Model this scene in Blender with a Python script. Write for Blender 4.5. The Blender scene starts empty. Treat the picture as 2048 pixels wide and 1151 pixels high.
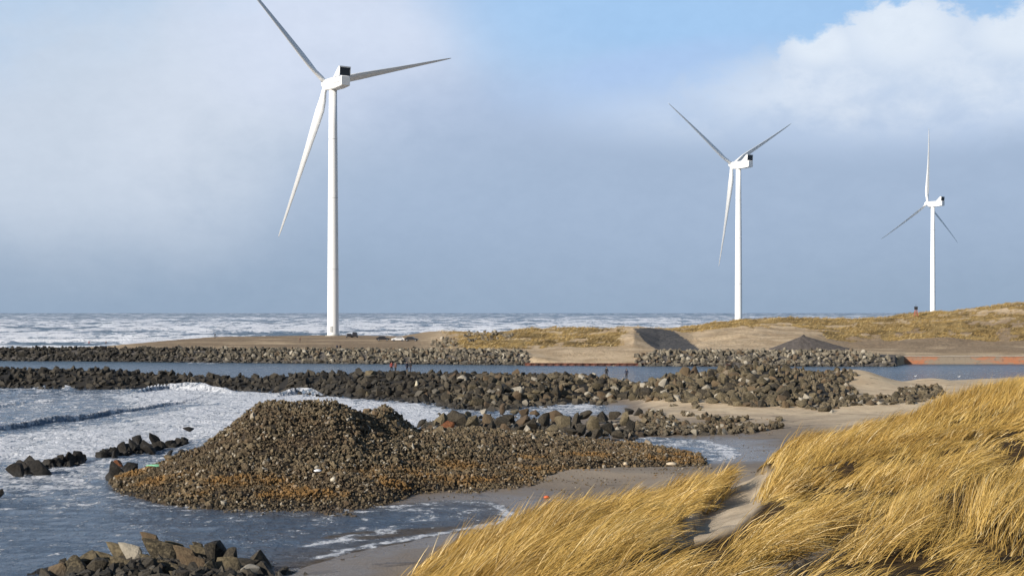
import bpy, bmesh, math, random
import numpy as np
R = math.radians
random.seed(7); rng = np.random.default_rng(7)
C = bpy.context.scene.collection
sc = bpy.context.scene

# ------------------------------------------------------------------ camera
F = 3000.0; CZ = 13.0; HY = 625.0          # focal length in photo pixels, eye height (m), horizon row
cam = bpy.data.objects.new('camera', bpy.data.cameras.new('camera')); C.objects.link(cam)
cam.location = (0, 0, CZ); cam.rotation_euler = (R(90), 0, 0)
cam.data.sensor_width = 36; cam.data.lens = F / 2048 * 36
cam.data.shift_y = (HY - 575.5) / 2048
cam.data.clip_start = .5; cam.data.clip_end = 120000
sc.camera = cam

# ------------------------------------------------------------------ sun, exposure
SUN_AZ, SUN_EL = R(-130), R(23)            # azimuth clockwise from +Y
sd = (math.sin(SUN_AZ) * math.cos(SUN_EL), math.cos(SUN_AZ) * math.cos(SUN_EL), math.sin(SUN_EL))
sl = bpy.data.lights.new('sun', 'SUN'); sl.energy = 5.0; sl.angle = R(.5); sl.color = (1, .915, .80)
so = bpy.data.objects.new('sun', sl); C.objects.link(so)
from mathutils import Vector, Matrix
so.rotation_euler = Vector(sd).to_track_quat('Z', 'Y').to_euler(); so.location = (-50, -30, 80)
sc.view_settings.view_transform = 'Standard'; sc.view_settings.look = 'None'
sc.view_settings.exposure = .25; sc.view_settings.gamma = 1

# ------------------------------------------------------------------ node helper
class NT:
    def __init__(s, tree): s.t = tree; s.n = tree.nodes; s.l = tree.links
    def new(s, typ, **kw):
        n = s.n.new(typ)
        for k, v in kw.items():
            if hasattr(n, k) and k not in ('Scale',): setattr(n, k, v)
        return n
    def put(s, sock, v):
        if isinstance(v, bpy.types.NodeSocket): s.l.new(v, sock)
        elif v is not None:
            if sock.type == 'RGBA' and len(v) == 3: v = (*v, 1)
            sock.default_value = v
    def m(s, op, a, b=None, c=None, clamp=False):
        n = s.n.new('ShaderNodeMath'); n.operation = op; n.use_clamp = clamp
        for i, v in enumerate((a, b, c)):
            if v is not None: s.put(n.inputs[i], v)
        return n.outputs[0]
    def mix(s, f, a, b, blend='MIX'):
        n = s.n.new('ShaderNodeMix'); n.data_type = 'RGBA'; n.blend_type = blend
        s.put(n.inputs[0], f); s.put(n.inputs[6], a); s.put(n.inputs[7], b); return n.outputs[2]
    def noise(s, vec, scale, detail=4, rough=.55, dist=0.0):
        n = s.n.new('ShaderNodeTexNoise'); s.put(n.inputs['Vector'], vec)
        n.inputs['Scale'].default_value = scale; n.inputs['Detail'].default_value = detail
        n.inputs['Roughness'].default_value = rough; n.inputs['Distortion'].default_value = dist
        return n.outputs['Fac']
    def step(s, v, a, b):
        n = s.n.new('ShaderNodeMapRange'); n.interpolation_type = 'SMOOTHSTEP'
        s.put(n.inputs[0], v); n.inputs[1].default_value = a; n.inputs[2].default_value = b; return n.outputs[0]
    def scl(s, vec, v):
        n = s.n.new('ShaderNodeMapping'); s.put(n.inputs[0], vec); n.inputs['Scale'].default_value = v; return n.outputs[0]
    def attr(s, name):
        n = s.n.new('ShaderNodeAttribute'); n.attribute_name = name; return n.outputs['Fac']

# ------------------------------------------------------------------ world: Nishita sky behind procedural cloud
w = bpy.data.worlds.new('World'); sc.world = w; w.use_nodes = True
w.node_tree.nodes.clear(); T = NT(w.node_tree)
out = T.n.new('ShaderNodeOutputWorld'); bg = T.n.new('ShaderNodeBackground')
sky = T.n.new('ShaderNodeTexSky'); sky.sky_type = 'NISHITA'; sky.sun_disc = False
sky.sun_elevation = SUN_EL; sky.sun_rotation = SUN_AZ; sky.air_density = 1.0; sky.dust_density = .6; sky.ozone_density = 1.5
tc = T.n.new('ShaderNodeTexCoord'); D = tc.outputs['Generated']
sx = T.n.new('ShaderNodeSeparateXYZ'); T.l.new(D, sx.inputs[0])
az = T.m('MULTIPLY', T.m('ARCTAN2', sx.outputs[0], sx.outputs[1]), 57.2958)     # degrees
el = T.m('MULTIPLY', T.m('ARCSINE', sx.outputs[2]), 57.2958)
cv = T.n.new('ShaderNodeCombineXYZ'); T.l.new(az, cv.inputs[0]); T.l.new(el, cv.inputs[1])
A = cv.outputs[0]
nbig = T.m('SUBTRACT', T.noise(T.scl(A, (.10, .17, 1)), 1, 5, .5, .3), .5)
nmid = T.m('SUBTRACT', T.noise(T.scl(A, (.45, .7, 1)), 1, 6, .55, .2), .5)
nfin = T.m('SUBTRACT', T.noise(T.scl(A, (1.3, 1.9, 1)), 1, 6, .6, .15), .5)
def blob(px, py, rx, ry, rot=0, soft=1.0, nb=.8, nm=.6, nf=.0):
    """soft elliptical patch of sky direction; px,py only give the direction in degrees"""
    a0 = math.degrees(math.atan((px - 1024) / F)); e0 = math.degrees(math.atan((HY - py) / F))
    k = 57.2958 / F; ca, sa = math.cos(R(rot)), math.sin(R(rot))
    dx = T.m('SUBTRACT', az, a0); dy = T.m('SUBTRACT', el, e0)
    u = T.m('ADD', T.m('MULTIPLY', dx, ca / (rx * k)), T.m('MULTIPLY', dy, sa / (rx * k)))
    v = T.m('ADD', T.m('MULTIPLY', dx, -sa / (ry * k)), T.m('MULTIPLY', dy, ca / (ry * k)))
    d = T.m('SQRT', T.m('ADD', T.m('MULTIPLY', u, u), T.m('MULTIPLY', v, v)))
    d = T.m('ADD', d, T.m('MULTIPLY', nbig, nb)); d = T.m('ADD', d, T.m('MULTIPLY', nmid, nm))
    if nf: d = T.m('ADD', d, T.m('MULTIPLY', nfin, nf))
    return T.m('SUBTRACT', 1, T.step(d, 1 - soft * .5, 1 + soft * .5))
skyc = T.mix(1.0, sky.outputs[0], (.10, .10, .10), 'MULTIPLY')
high = T.step(el, 17, 42)                 # unseen sky overhead and behind set clear and darker to cut fill light
back = T.step(T.m('ABSOLUTE', az), 62, 105)
clear = T.m('MAXIMUM', high, back)
blue = T.mix(.7, skyc, (.32, .53, .87)); blue = T.mix(clear, blue, T.mix(1.0, skyc, (.62, .66, .72), 'MULTIPLY'))
# grey-blue rain cloud deck low down, everywhere round the horizon
deck = T.mix(T.step(el, -.5, 9), (.305, .38, .505), (.405, .48, .64))
# general cover away from the view
cover = T.step(T.m('ADD', nbig, T.m('MULTIPLY', nmid, .4)), -.16, .2)
lowdeck = T.m('SUBTRACT', 1, T.step(T.m('ADD', el, T.m('MULTIPLY', nbig, 7)), 6.5, 11))
col = T.mix(T.m('MULTIPLY', cover, .30), blue, (.47, .56, .74))
col = T.mix(T.m('MULTIPLY', T.m('MULTIPLY', lowdeck, .97), T.m('SUBTRACT', 1, T.m('MULTIPLY', back, .8))), col, deck)
P = [ # px, py, rx, ry, rot, soft, colour, strength
 (90, 20, 420, 150, 0, 1.5, (.41, .56, .78), .95),
 (500, 0, 120, 60, 0, 1.6, (.44, .61, .88), .9),
 (360, 210, 560, 250, 8, 1.4, (.60, .65, .765), .85),
 (60, 330, 430, 200, 0, 1.4, (.60, .64, .745), .75),
 (400, 260, 150, 190, -10, 1.6, (.66, .69, .80), .7),
 (700, 90, 270, 170, -14, 1.1, (.68, .71, .85), .85),
 (430, 400, 130, 120, -20, 1.4, (.60, .64, .74), .6),
 (800, 250, 160, 90, -30, 1.6, (.50, .56, .72), .55),
 (1060, 220, 260, 100, 0, 1.3, (.43, .505, .68), .8),
 (1010, 480, 560, 200, 0, 1.3, (.36, .44, .59), .7),
 (1080, 60, 170, 110, -20, 1.4, (.42, .575, .82), .7),
 (1370, 10, 380, 120, -8, 1.3, (.38, .56, .83), .9),
 (1380, 190, 300, 70, 0, 1.4, (.47, .59, .83), .7),
 (1300, 130, 160, 30, 10, 1.5, (.42, .55, .82), .6),
]
for px, py, rx, ry, rot, soft, c, s in P:
    col = T.mix(T.m('MULTIPLY', blob(px, py, rx, ry, rot, soft), s), col, c)
# the white cumulus, upper right
cum = T.m('MULTIPLY', blob(1830, 205, 430, 100, 3, .75, .35, .75, .5), .95)
cum = T.m('MAXIMUM', cum, T.m('MULTIPLY', blob(1490, 250, 300, 55, 0, 1.2, .3, .8, .5), .6))
cum = T.m('MAXIMUM', cum, blob(1815, 105, 135, 84, 0, .30, .05, .45, 1.0))
cum = T.m('MAXIMUM', cum, blob(1690, 130, 110, 68, 20, .35, .05, .45, 1.0))
cum = T.m('MAXIMUM', cum, blob(1610, 150, 60, 62, 0, .4, .05, .4, 1.0))
cum = T.m('MAXIMUM', cum, blob(1960, 150, 150, 90, 0, .4, .08, .5, 1.0))
cum = T.m('MAXIMUM', cum, blob(2120, 160, 180, 115, 0, .4, .08, .5, 1.0))
tops = T.m('MAXIMUM', blob(1800, 75, 90, 60, 0, .9, .1, .6, .7), T.m('MAXIMUM', blob(1640, 100, 55, 35, 0, .9, .1, .6, .7), blob(2060, 90, 90, 45, 0, .9, .1, .6, .7)))
cc = T.mix(T.step(T.m('ADD', nmid, T.m('MULTIPLY', nfin, .6)), -.30, .30), (.62, .68, .82), (.71, .745, .85))
cc = T.mix(T.m('MULTIPLY', tops, .85), cc, (.80, .82, .90))
cc = T.mix(T.step(T.m('ADD', el, T.m('MULTIPLY', nmid, 4)), 5.6, 8.6), (.55, .63, .81), cc)
col = T.mix(T.m('MULTIPLY', cum, .92), col, cc)
low = blob(1560, 430, 900, 150, -2, 1.2); col = T.mix(T.m('MULTIPLY', low, .6), col, (.39, .47, .63))
col = T.mix(T.m('MULTIPLY', T.m('SUBTRACT', 1, T.step(el, -1.0, 4.5)), .75), col, (.30, .375, .50))
col = T.mix(1.0, col, T.mix(T.step(T.m('ADD', nfin, nmid), -.5, .5), (.915, .975, .985), (.985, 1.04, 1.04)), 'MULTIPLY')
T.l.new(col, bg.inputs[0]); bg.inputs[1].default_value = .88
T.l.new(bg.outputs[0], out.inputs[0])

# ------------------------------------------------------------------ general helpers
def tag(o, label=None, cat=None, group=None, kind=None):
    if label: o['label'] = label
    if cat: o['category'] = cat
    if group: o['group'] = group
    if kind: o['kind'] = kind
    return o
def empty(name, loc=(0, 0, 0), rz=0):
    o = bpy.data.objects.new(name, None); C.objects.link(o); o.location = loc; o.rotation_euler = (0, 0, rz); o.empty_display_size = .3; return o
def link(name, me, mat=None, parent=None, loc=(0, 0, 0)):
    o = bpy.data.objects.new(name, me); C.objects.link(o); o.location = loc
    if mat:
        me.materials.clear(); me.materials.append(mat)
    if parent: o.parent = parent
    return o
def fastmesh(name, V, Fc, smooth=False, attrs=None):
    """V (n,3) array, Fc (m,k) int array"""
    me = bpy.data.meshes.new(name); V = np.asarray(V, np.float32); Fc = np.asarray(Fc, np.int32)
    n, (m_, k) = len(V), Fc.shape
    me.vertices.add(n); me.vertices.foreach_set('co', V.ravel())
    me.loops.add(m_ * k); me.loops.foreach_set('vertex_index', Fc.ravel())
    me.polygons.add(m_); me.polygons.foreach_set('loop_start', np.arange(0, m_ * k, k, dtype=np.int32))
    me.polygons.foreach_set('loop_total', np.full(m_, k, np.int32))
    me.polygons.foreach_set('use_smooth', np.full(m_, smooth, bool))
    for a, v in (attrs or {}).items():
        at = me.attributes.new(a, 'FLOAT', 'POINT'); at.data.foreach_set('value', np.asarray(v, np.float32).ravel())
    me.update(calc_edges=True); return me
def bmobj(name, bm, mat, parent=None, loc=(0, 0, 0), smooth=False):
    bmesh.ops.recalc_face_normals(bm, faces=bm.faces)
    me = bpy.data.meshes.new(name); bm.to_mesh(me); bm.free()
    if smooth:
        for p in me.polygons: p.use_smooth = True
    return link(name, me, mat, parent, loc)
def bx(bm, c, s, rz=0, taper=1.0):
    vs = []
    for k in (-1, 1):
        for i, j in ((-1, -1), (1, -1), (1, 1), (-1, 1)):
            q = taper if k > 0 else 1
            x, y = i * s[0] / 2 * q, j * s[1] / 2 * q
            vs.append(bm.verts.new((c[0] + x * math.cos(rz) - y * math.sin(rz), c[1] + x * math.sin(rz) + y * math.cos(rz), c[2] + k * s[2] / 2)))
    for f in ((3, 2, 1, 0), (4, 5, 6, 7), (0, 1, 5, 4), (1, 2, 6, 5), (2, 3, 7, 6), (3, 0, 4, 7)): bm.faces.new([vs[i] for i in f])
    return vs
def tube(bm, p0, p1, r0, r1, n=12, caps=True):
    p0, p1 = Vector(p0), Vector(p1); d = (p1 - p0).normalized(); a = d.orthogonal().normalized(); b = d.cross(a)
    rings = [[bm.verts.new(p + (a * math.cos(t) + b * math.sin(t)) * r) for t in [2 * math.pi * i / n for i in range(n)]] for p, r in ((p0, r0), (p1, r1))]
    for i in range(n): bm.faces.new((rings[0][i], rings[0][(i + 1) % n], rings[1][(i + 1) % n], rings[1][i]))
    if caps: bm.faces.new(rings[0][::-1]); bm.faces.new(rings[1])

# ------------------------------------------------------------------ numpy noise
def _h(ix, iy, s):
    n = (ix.astype(np.int64) * 374761393 + iy.astype(np.int64) * 668265263 + s * 1442695041) & 0xffffffff
    n = ((n ^ (n >> 13)) * 1274126177) & 0xffffffff
    return ((n ^ (n >> 16)) & 0xffffff) / float(0xffffff)
def vn(x, y, s=0):
    ix, iy = np.floor(x), np.floor(y); fx, fy = x - ix, y - iy
    fx = fx * fx * (3 - 2 * fx); fy = fy * fy * (3 - 2 * fy)
    a, b, c, d = _h(ix, iy, s), _h(ix + 1, iy, s), _h(ix, iy + 1, s), _h(ix + 1, iy + 1, s)
    return a + (b - a) * fx + (c - a) * fy + (a - b - c + d) * fx * fy
def fbm(x, y, o=4, s=0):
    r = 0; a = .5; t = 0
    for i in range(o):
        r = r + a * vn(x * 2 ** i + 17.3 * i, y * 2 ** i + 5.1 * i, s + i); t += a; a *= .5
    return r / t
def ss(x, a, b):
    u = np.clip((x - a) / (b - a), 0, 1); return u * u * (3 - 2 * u)
def W(px, py, z=0.0):
    Y = F * (CZ - z) / (py - HY); return ((px - 1024) / F * Y, Y)
def toworld(poly, z=0.0): return [W(a, b, z) for a, b in poly]
def inside(poly, x, y):
    r = np.zeros(x.shape, bool); n = len(poly)
    for i in range(n):
        x0, y0 = poly[i]; x1, y1 = poly[(i + 1) % n]
        if y0 == y1: continue
        c = ((y0 > y) != (y1 > y)) & (x < (x1 - x0) * (y - y0) / (y1 - y0) + x0); r ^= c
    return r
def pdist(pts, x, y, closed=False):
    d = np.full(x.shape, 1e9); n = len(pts)
    for i in range(n if closed else n - 1):
        ax, ay = pts[i]; bx_, by = pts[(i + 1) % n]; dx, dy = bx_ - ax, by - ay
        t = np.clip(((x - ax) * dx + (y - ay) * dy) / (dx * dx + dy * dy + 1e-9), 0, 1)
        d = np.minimum(d, np.hypot(x - ax - t * dx, y - ay - t * dy))
    return d
def sdf(poly, x, y):
    d = pdist(poly, x, y, True); return np.where(inside(poly, x, y), d, -d)
def table(tab, px, Y):
    """profile table: rows (px,[(Y,z)...]); bilinear lookup with eased segments"""
    pxs = np.array([r[0] for r in tab], float); K = len(tab[0][1])
    Ys = [np.interp(px, pxs, [r[1][k][0] for r in tab]) for k in range(K)]
    Zs = [np.interp(px, pxs, [r[1][k][1] for r in tab]) for k in range(K)]
    z = np.where(Y < Ys[0], Zs[0], Zs[-1])
    for k in range(K - 1):
        u = np.clip((Y - Ys[k]) / np.maximum(Ys[k + 1] - Ys[k], 1e-6), 0, 1); e = .5 * u + .5 * u * u * (3 - 2 * u)
        z = np.where((Y >= Ys[k]) & (Y <= Ys[k + 1]), Zs[k] + (Zs[k + 1] - Zs[k]) * e, z)
    return z

# ------------------------------------------------------------------ the lie of the land
BEACH = toworld([(-900, 1290), (-400, 1262), (0, 1225), (300, 1195), (500, 1168), (590, 1142), (640, 1121), (700, 1104), (780, 1089), (860, 1073), (940, 1060),
                 (1000, 1048), (1034, 1034), (1026, 1020), (1004, 1008), (975, 999), (900, 1000), (830, 1006), (770, 1010), (720, 985), (760, 930), (900, 890), (1000, 880),
                 (1040, 862), (1060, 846), (1085, 834), (1200, 827), (1222, 816), (1228, 803)]) + \
        [((1300 - 1024) / F * 240, 240), ((1500 - 1024) / F * 240, 240), ((1700 - 1024) / F * 245, 245), ((1800 - 1024) / F * 262, 262), ((1900 - 1024) / F * 272, 272),
         ((2048 - 1024) / F * 285, 285), ((2600 - 1024) / F * 300, 300), (190, 60), (60, -40), (-60, -40), (-90, 40)]
POOL = toworld([(1222, 879), (1300, 873), (1420, 879), (1465, 893), (1482, 908), (1465, 919), (1400, 922), (1330, 915), (1250, 896)])
JETTY = toworld([(-700, 771), (-300, 773), (0, 776), (200, 779), (330, 777), (450, 779), (640, 792), (760, 800), (860, 806), (900, 818), (1000, 823), (1085, 812), (1220, 803)]) + \
        [((1300 - 1024) / F * 222, 222), ((1350 - 1024) / F * 248, 248), ((1220 - 1024) / F * 252, 252), ((900 - 1024) / F * 259, 259), ((640 - 1024) / F * 265, 265), ((0 - 1024) / F * 287, 287), ((-300 - 1024) / F * 292, 292), ((-700 - 1024) / F * 300, 300)]
def h_near(X, Y):
    px = 1024 + F * X / Y
    sa = sdf(BEACH, X, Y); n = fbm(X / 9, Y / 9, 4, 3) - .5
    za = np.where(sa > 0, np.minimum(.055 * sa, 1.0 + .0 * sa), .12 * sa) + n * .35 * ss(sa, 1, 12)
    za = za + .9 * ss(Y, 175, 205) * ss(px, 1230, 1330) * ss(sa, 0, 6)
    sp = sdf(POOL, X, Y); za = np.minimum(za, np.where(sp > 0, -.05 * sp - .02, -.045 * sp))
    g = lambda p0, Y0, sp_, sy, a: a * np.exp(-((px - p0) / sp_) ** 2 - ((Y - Y0) / sy) ** 2)
    za = za + g(1530, 222, 130, 12, 2.7) + g(1340, 226, 130, 12, 1.6) + g(1715, 226, 75, 9, 2.2) + g(1640, 206, 60, 9, 1.2) + g(1860, 235, 60, 8, 1.0)
    sj = sdf(JETTY, X, Y); zj = np.where(sj > 0, 3.1 * ss(sj, -2, 13) - .45, -.45 + .3 * sj) + (fbm(X / 6, Y / 6, 3, 9) - .5) * .8 * ss(sj, 0, 6)
    return np.maximum(np.maximum(za, zj), -3)
FAR = [
 (-700, [(400, -3), (410, -.5), (421, 2.6), (430, 2.4), (440, 2.1), (448, 1.4), (458, .2), (470, -3)]),
 (0,    [(400, -3), (405, -.5), (416, 2.7), (425, 2.7), (436, 2.4), (447, 1.6), (458, .3), (475, -3)]),
 (200,  [(395, -3), (400, -.5), (411, 2.8), (425, 3.0), (445, 2.9), (465, 2.4), (485, .8), (510, -3)]),
 (430,  [(385, -3), (390, -.5), (401, 2.9), (430, 3.2), (510, 3.9), (560, 4.0), (600, 2.5), (640, -3)]),
 (666,  [(377, -3), (382, -.5), (393, 2.9), (430, 3.3), (530, 4.2), (575, 4.4), (610, 3.0), (660, -3)]),
 (800,  [(374, -3), (379, -.5), (390, 2.9), (430, 3.5), (500, 4.2), (545, 4.5), (590, 3.0), (640, -3)]),
 (860,  [(373, -3), (378, -.5), (389, 2.9), (430, 3.6), (500, 4.6), (560, 6.0), (600, 4.0), (640, -3)]),
 (900,  [(371, -3), (376, -.5), (387, 2.9), (412, 3.3), (450, 4.9), (560, 5.9), (600, 4.0), (640, -3)]),
 (960,  [(369, -3), (374, -.5), (385, 2.9), (410, 3.3), (450, 5.9), (500, 5.6), (590, 4.5), (640, -3)]),
 (1030, [(367, -3), (372, -.5), (383, 2.9), (405, 3.4), (440, 6.0), (475, 6.9), (520, 5.0), (640, -3)]),
 (1120, [(366, -3), (369, -.5), (372, .7), (400, 3.4), (440, 6.5), (480, 7.7), (520, 5.0), (640, -3)]),
 (1225, [(365, -3), (366, -.5), (369, .8), (392, 3.2), (435, 6.4), (466, 7.9), (510, 5.0), (640, -3)]),
 (1268, [(361, -3), (365, -.5), (372, 1.2), (388, 3.0), (418, 6.3), (455, 8.2), (510, 5.0), (640, -3)]),
 (1318, [(360, -3), (364, -.5), (374, 2.9), (392, 3.4), (418, 3.3), (470, 8.0), (520, 6.0), (640, -3)]),
 (1385, [(358, -3), (363, -.5), (374, 3.0), (392, 3.2), (428, 3.7), (470, 7.0), (520, 8.2), (640, 2)]),
 (1480, [(357, -3), (362, -.5), (373, 3.0), (395, 3.2), (440, 6.0), (480, 8.3), (520, 10.5), (640, 5)]),
 (1600, [(357, -3), (362, -.5), (373, 3.0), (395, 3.2), (450, 6.2), (490, 8.6), (520, 10.9), (640, 6)]),
 (1700, [(357, -3), (362, -.5), (373, 2.9), (400, 3.2), (450, 4.4), (480, 7.2), (520, 10.5), (640, 6)]),
 (1790, [(358, -3), (363, -.5), (372, 2.4), (400, 3.1), (450, 4.5), (480, 8.0), (520, 11.9), (640, 8)]),
 (1812, [(382, -3), (382.5, 1.9), (383, 2.05), (400, 3.1), (450, 4.6), (480, 8.2), (520, 12.1), (640, 8)]),
 (1900, [(382, -3), (382.5, 1.9), (383, 2.05), (400, 3.2), (450, 5.0), (480, 9.2), (520, 13.3), (640, 9)]),
 (1980, [(382, -3), (382.5, 1.9), (383, 2.05), (400, 3.3), (450, 5.2), (480, 10.2), (520, 15.3), (640, 10)]),
 (2030, [(382, -3), (382.5, 1.9), (383, 2.05), (400, 3.4), (450, 5.4), (480, 11.0), (520, 16.7), (640, 11)]),
 (2110, [(382, -3), (382.5, 1.9), (383, 2.05), (400, 3.4), (450, 5.6), (480, 11.0), (520, 16.0), (640, 11)]),
 (2700, [(382, -3), (382.5, 1.9), (383, 2.05), (400, 3.4), (450, 6.0), (480, 12.0), (520, 18.0), (640, 12)])]
def h_far(X, Y):
    px = 1024 + F * X / Y; z = table(FAR, px, Y)
    veg = grassmask(px, Y)
    amp = ss(Y, 392, 425) * (1 - ss(Y, 560, 640))
    z = z + (fbm(X / 16, Y / 12, 5, 21) - .5) * 2.6 * amp * ss(px, 820, 1000) + (fbm(X / 3.2, Y / 3.2, 4, 5) - .5) * (.25 + 1.1 * veg) * amp
    return z
def grassmask(px, Y):
    """where marram covers the dunes across the channel"""
    n = (fbm(px / 45, Y / 14, 4, 31) - .5)
    a = ss(px + n * 90, 885, 940) * (1 - ss(px + n * 40, 1235, 1262)) * ss(Y + n * 26, 401, 412)
    scar = np.interp(px, [1385, 1440, 1500, 1600, 1700, 1800, 1900, 2050], [492, 488, 476, 480, 462, 455, 446, 448])
    b = ss(px + n * 60, 1375, 1420) * ss(Y + n * 50, scar - 9, scar + 9)
    c = ss(px, 1262, 1300) * (1 - ss(px, 1380, 1430)) * ss(Y + n * 20, 462, 472)
    return np.clip(a + b + c, 0, 1) * (1 - .9 * ss(fbm(px / 34, Y / 7, 4, 35), .57, .66))
def P4(px, toe, mid, crest, back, end): return (px, [(toe[0] - 4, -1.2), toe, mid, crest, back, end])
MND = [
 (185, [(112, -2), (113, -1.5), (115, -1.5), (116, -1.5), (117, -1.5), (119, -2)]),
 P4(235, (106.5, -.35), (110, .25), (113, .55), (116, .2), (120, -1)), P4(320, (100.8, -.35), (105, .7), (115, 1.35), (118, .8), (122, -1)),
 P4(400, (98.2, -.35), (104, .95), (117, 2.3), (120, 1.5), (125, -1)), P4(450, (97.3, -.35), (104, 1.1), (118, 3.7), (122, 2.3), (127, -1)),
 P4(500, (96.5, -.35), (105, 1.2), (118, 5.4), (123, 3), (129, -1)), P4(530, (96, -.35), (105, 1.2), (118, 6.0), (123, 3.6), (130, -1)),
 P4(600, (95.9, -.35), (105, 1.2), (118, 5.95), (123, 3.6), (130, -1)), P4(665, (95.8, -.35), (105, 1.2), (118, 5.95), (124, 3.5), (130, -1)),
 P4(705, (96.3, -.35), (105, 1.2), (119, 5.3), (124, 3.6), (131, -1)), P4(735, (97.5, -.35), (106, 1.2), (120, 4.5), (126, 4.6), (132, -1)),
 P4(770, (99.2, -.35), (106, 1.1), (121, 3.9), (127, 5.15), (134, -1)), P4(800, (101.3, -.35), (107, 1.0), (121, 3.5), (127, 4.2), (134, -1)),
 P4(835, (104.6, -.3), (109, 1.0), (121, 3.1), (127, 3.0), (134, -1)), P4(900, (106.5, -.15), (110.5, .9), (122, 2.9), (128, 3.1), (136, -1)),
 P4(960, (106.8, 0), (112, .95), (124, 2.8), (131, 3.0), (139, -1)), P4(1040, (108, .2), (114, 1.0), (127, 2.4), (134, 2.3), (142, -1)),
 P4(1120, (112.5, .35), (117, 1.1), (129, 1.9), (136, 2.0), (144, -1)), P4(1200, (117.5, .4), (121, 1.1), (131, 1.4), (137, 1.4), (143, -1)),
 P4(1300, (121.5, .45), (125.5, 1.0), (130, 1.15), (135, 1.0), (139, -1)), P4(1400, (124, .2), (126, .62), (128, .7), (131, .5), (134, -1)),
 (1450, [(122, -2), (123, -1.5), (125, -1.5), (126, -1.5), (127, -1.5), (129, -2)])]
def h_mound(X, Y):
    px = 1024 + F * X / Y
    return table(MND, px, Y) + (fbm(X / 3, Y / 3, 4, 12) - .5) * .55
def h_tot(X, Y):
    X, Y = np.asarray(X, float), np.asarray(Y, float)
    return np.where(Y < 320, np.maximum(h_near(X, Y), h_mound(X, Y)), h_far(X, Y))
def hit(px, py, y0=70, y1=640, n=4000):
    """first ground point on the line of sight through photo pixel (px, py)"""
    Y = np.linspace(y0, y1, n); X = (px - 1024) / F * Y; z = h_tot(X, Y); ray = CZ - (py - HY) / F * Y
    i = np.argmax(np.maximum(z, 0) >= ray); return float(X[i]), float(Y[i]), float(max(z[i], 0))
# foreground dune; px, (Y,z at frame bottom), (Y,z at brow)
def _b(Y, py): return (Y, CZ - (py - HY) / F * Y)
DUNE = []
for px, yb, pyb, ys, pys in [(-400, 9, 1560, 10, 1500), (300, 9.5, 1500, 11, 1420), (600, 10, 1420, 12, 1330), (780, 11, 1290, 14, 1195), (900, 11.5, 1200, 15.5, 1140), (1000, 11.5, 1170, 17, 1103),
                             (1150, 10.5, 1155, 19, 1040), (1300, 10, 1151, 21, 1008), (1400, 9.5, 1151, 23, 986), (1500, 9, 1151, 25, 953), (1560, 8.8, 1151, 26, 917), (1650, 8.6, 1151, 28, 890), (1800, 8.3, 1151, 30, 845),
                             (1920, 8.1, 1151, 32, 805), (2048, 8, 1151, 34, 773), (2300, 8, 1151, 36, 740), (2700, 8, 1120, 38, 700)]:
    b, s = _b(yb, pyb), _b(ys, pys)
    m_ = ((b[0] + s[0]) / 2, (b[1] + s[1]) / 2 + .02)
    DUNE.append((px, [(1.5, 11.35), b, m_, s, (s[0] + 3, s[1] - 1.1), (s[0] + 15, s[1] - 8.6), (s[0] + 24, max(s[1] - 11.5, -1.5))]))
HOLES = [(1592, 985, 26, 12, .35), (1692, 1050, 46, 20, .45), (1908, 1045, 32, 16, .4), (2015, 920, 42, 18, .4), (1545, 1150, 40, 12, .3), (1290, 1062, 30, 9, .2), (1200, 1085, 40, 9, .2), (1500, 1080, 60, 8, .18), (1790, 930, 50, 7, .15), (1400, 1030, 30, 9, .2)]
SANDP = [[(1548, 938), (1490, 950), (1440, 975), (1420, 990), (1395, 1010), (1350, 1060), (1300, 1095), (1330, 1102), (1400, 1082), (1470, 1058), (1520, 1010), (1545, 965)],
         [(1470, 1151), (1560, 1128), (1640, 1098), (1720, 1060), (1760, 1040), (1765, 1060), (1700, 1105), (1640, 1140), (1620, 1160), (1470, 1165)]]
def dune_px(X, Y, Z): return 1024 + F * X / Y, HY + F * (CZ - Z) / Y
def h_dune(X, Y, full=True):
    Y1 = np.maximum(Y, .5); px = np.clip(1024 + F * X / Y1, -399, 2699); z = table(DUNE, px, Y)
    if full:
        py = HY + F * (CZ - z) / Y1
        z = z + (fbm(X / 1.7, Y / 2.6, 4, 41) - .5) * .55 * ss(Y, 6, 10)
        for hx, hy, rx, ry, d in HOLES: z = z - d * .55 * np.exp(-((px - hx) / rx) ** 2 - ((py - hy) / ry) ** 2)
        for sp_ in SANDP: z = z - .16 * inside(sp_, px, py)
    return z

# ------------------------------------------------------------------ materials
def mat(name):
    m_ = bpy.data.materials.new(name); m_.use_nodes = True; t = NT(m_.node_tree); b = t.n['Principled BSDF']; return m_, t, b
def plain(name, c, rough=.6, metal=0, var=.12, scale=3, spec=.5):
    m_, t, b = mat(name); tc_ = t.n.new('ShaderNodeTexCoord'); n = t.noise(tc_.outputs['Object'], scale, 4)
    k = t.step(n, .3, .7); t.l.new(t.mix(k, tuple(x * (1 - var) for x in c), tuple(min(1, x * (1 + var)) for x in c)), b.inputs['Base Color'])
    b.inputs['Roughness'].default_value = rough; b.inputs['Metallic'].default_value = metal; b.inputs['Specular IOR Level'].default_value = spec
    return m_
def bump(t, b, h, strength=.5, dist=.1):
    n = t.n.new('ShaderNodeBump'); n.inputs['Strength'].default_value = strength; n.inputs['Distance'].default_value = dist
    t.l.new(h, n.inputs['Height']); t.l.new(n.outputs[0], b.inputs['Normal'])
def pos(t): g = t.n.new('ShaderNodeNewGeometry'); return g.outputs['Position'], g.outputs['Random Per Island']
def sepz(t, v): s = t.n.new('ShaderNodeSeparateXYZ'); t.l.new(v, s.inputs[0]); return s.outputs

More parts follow.
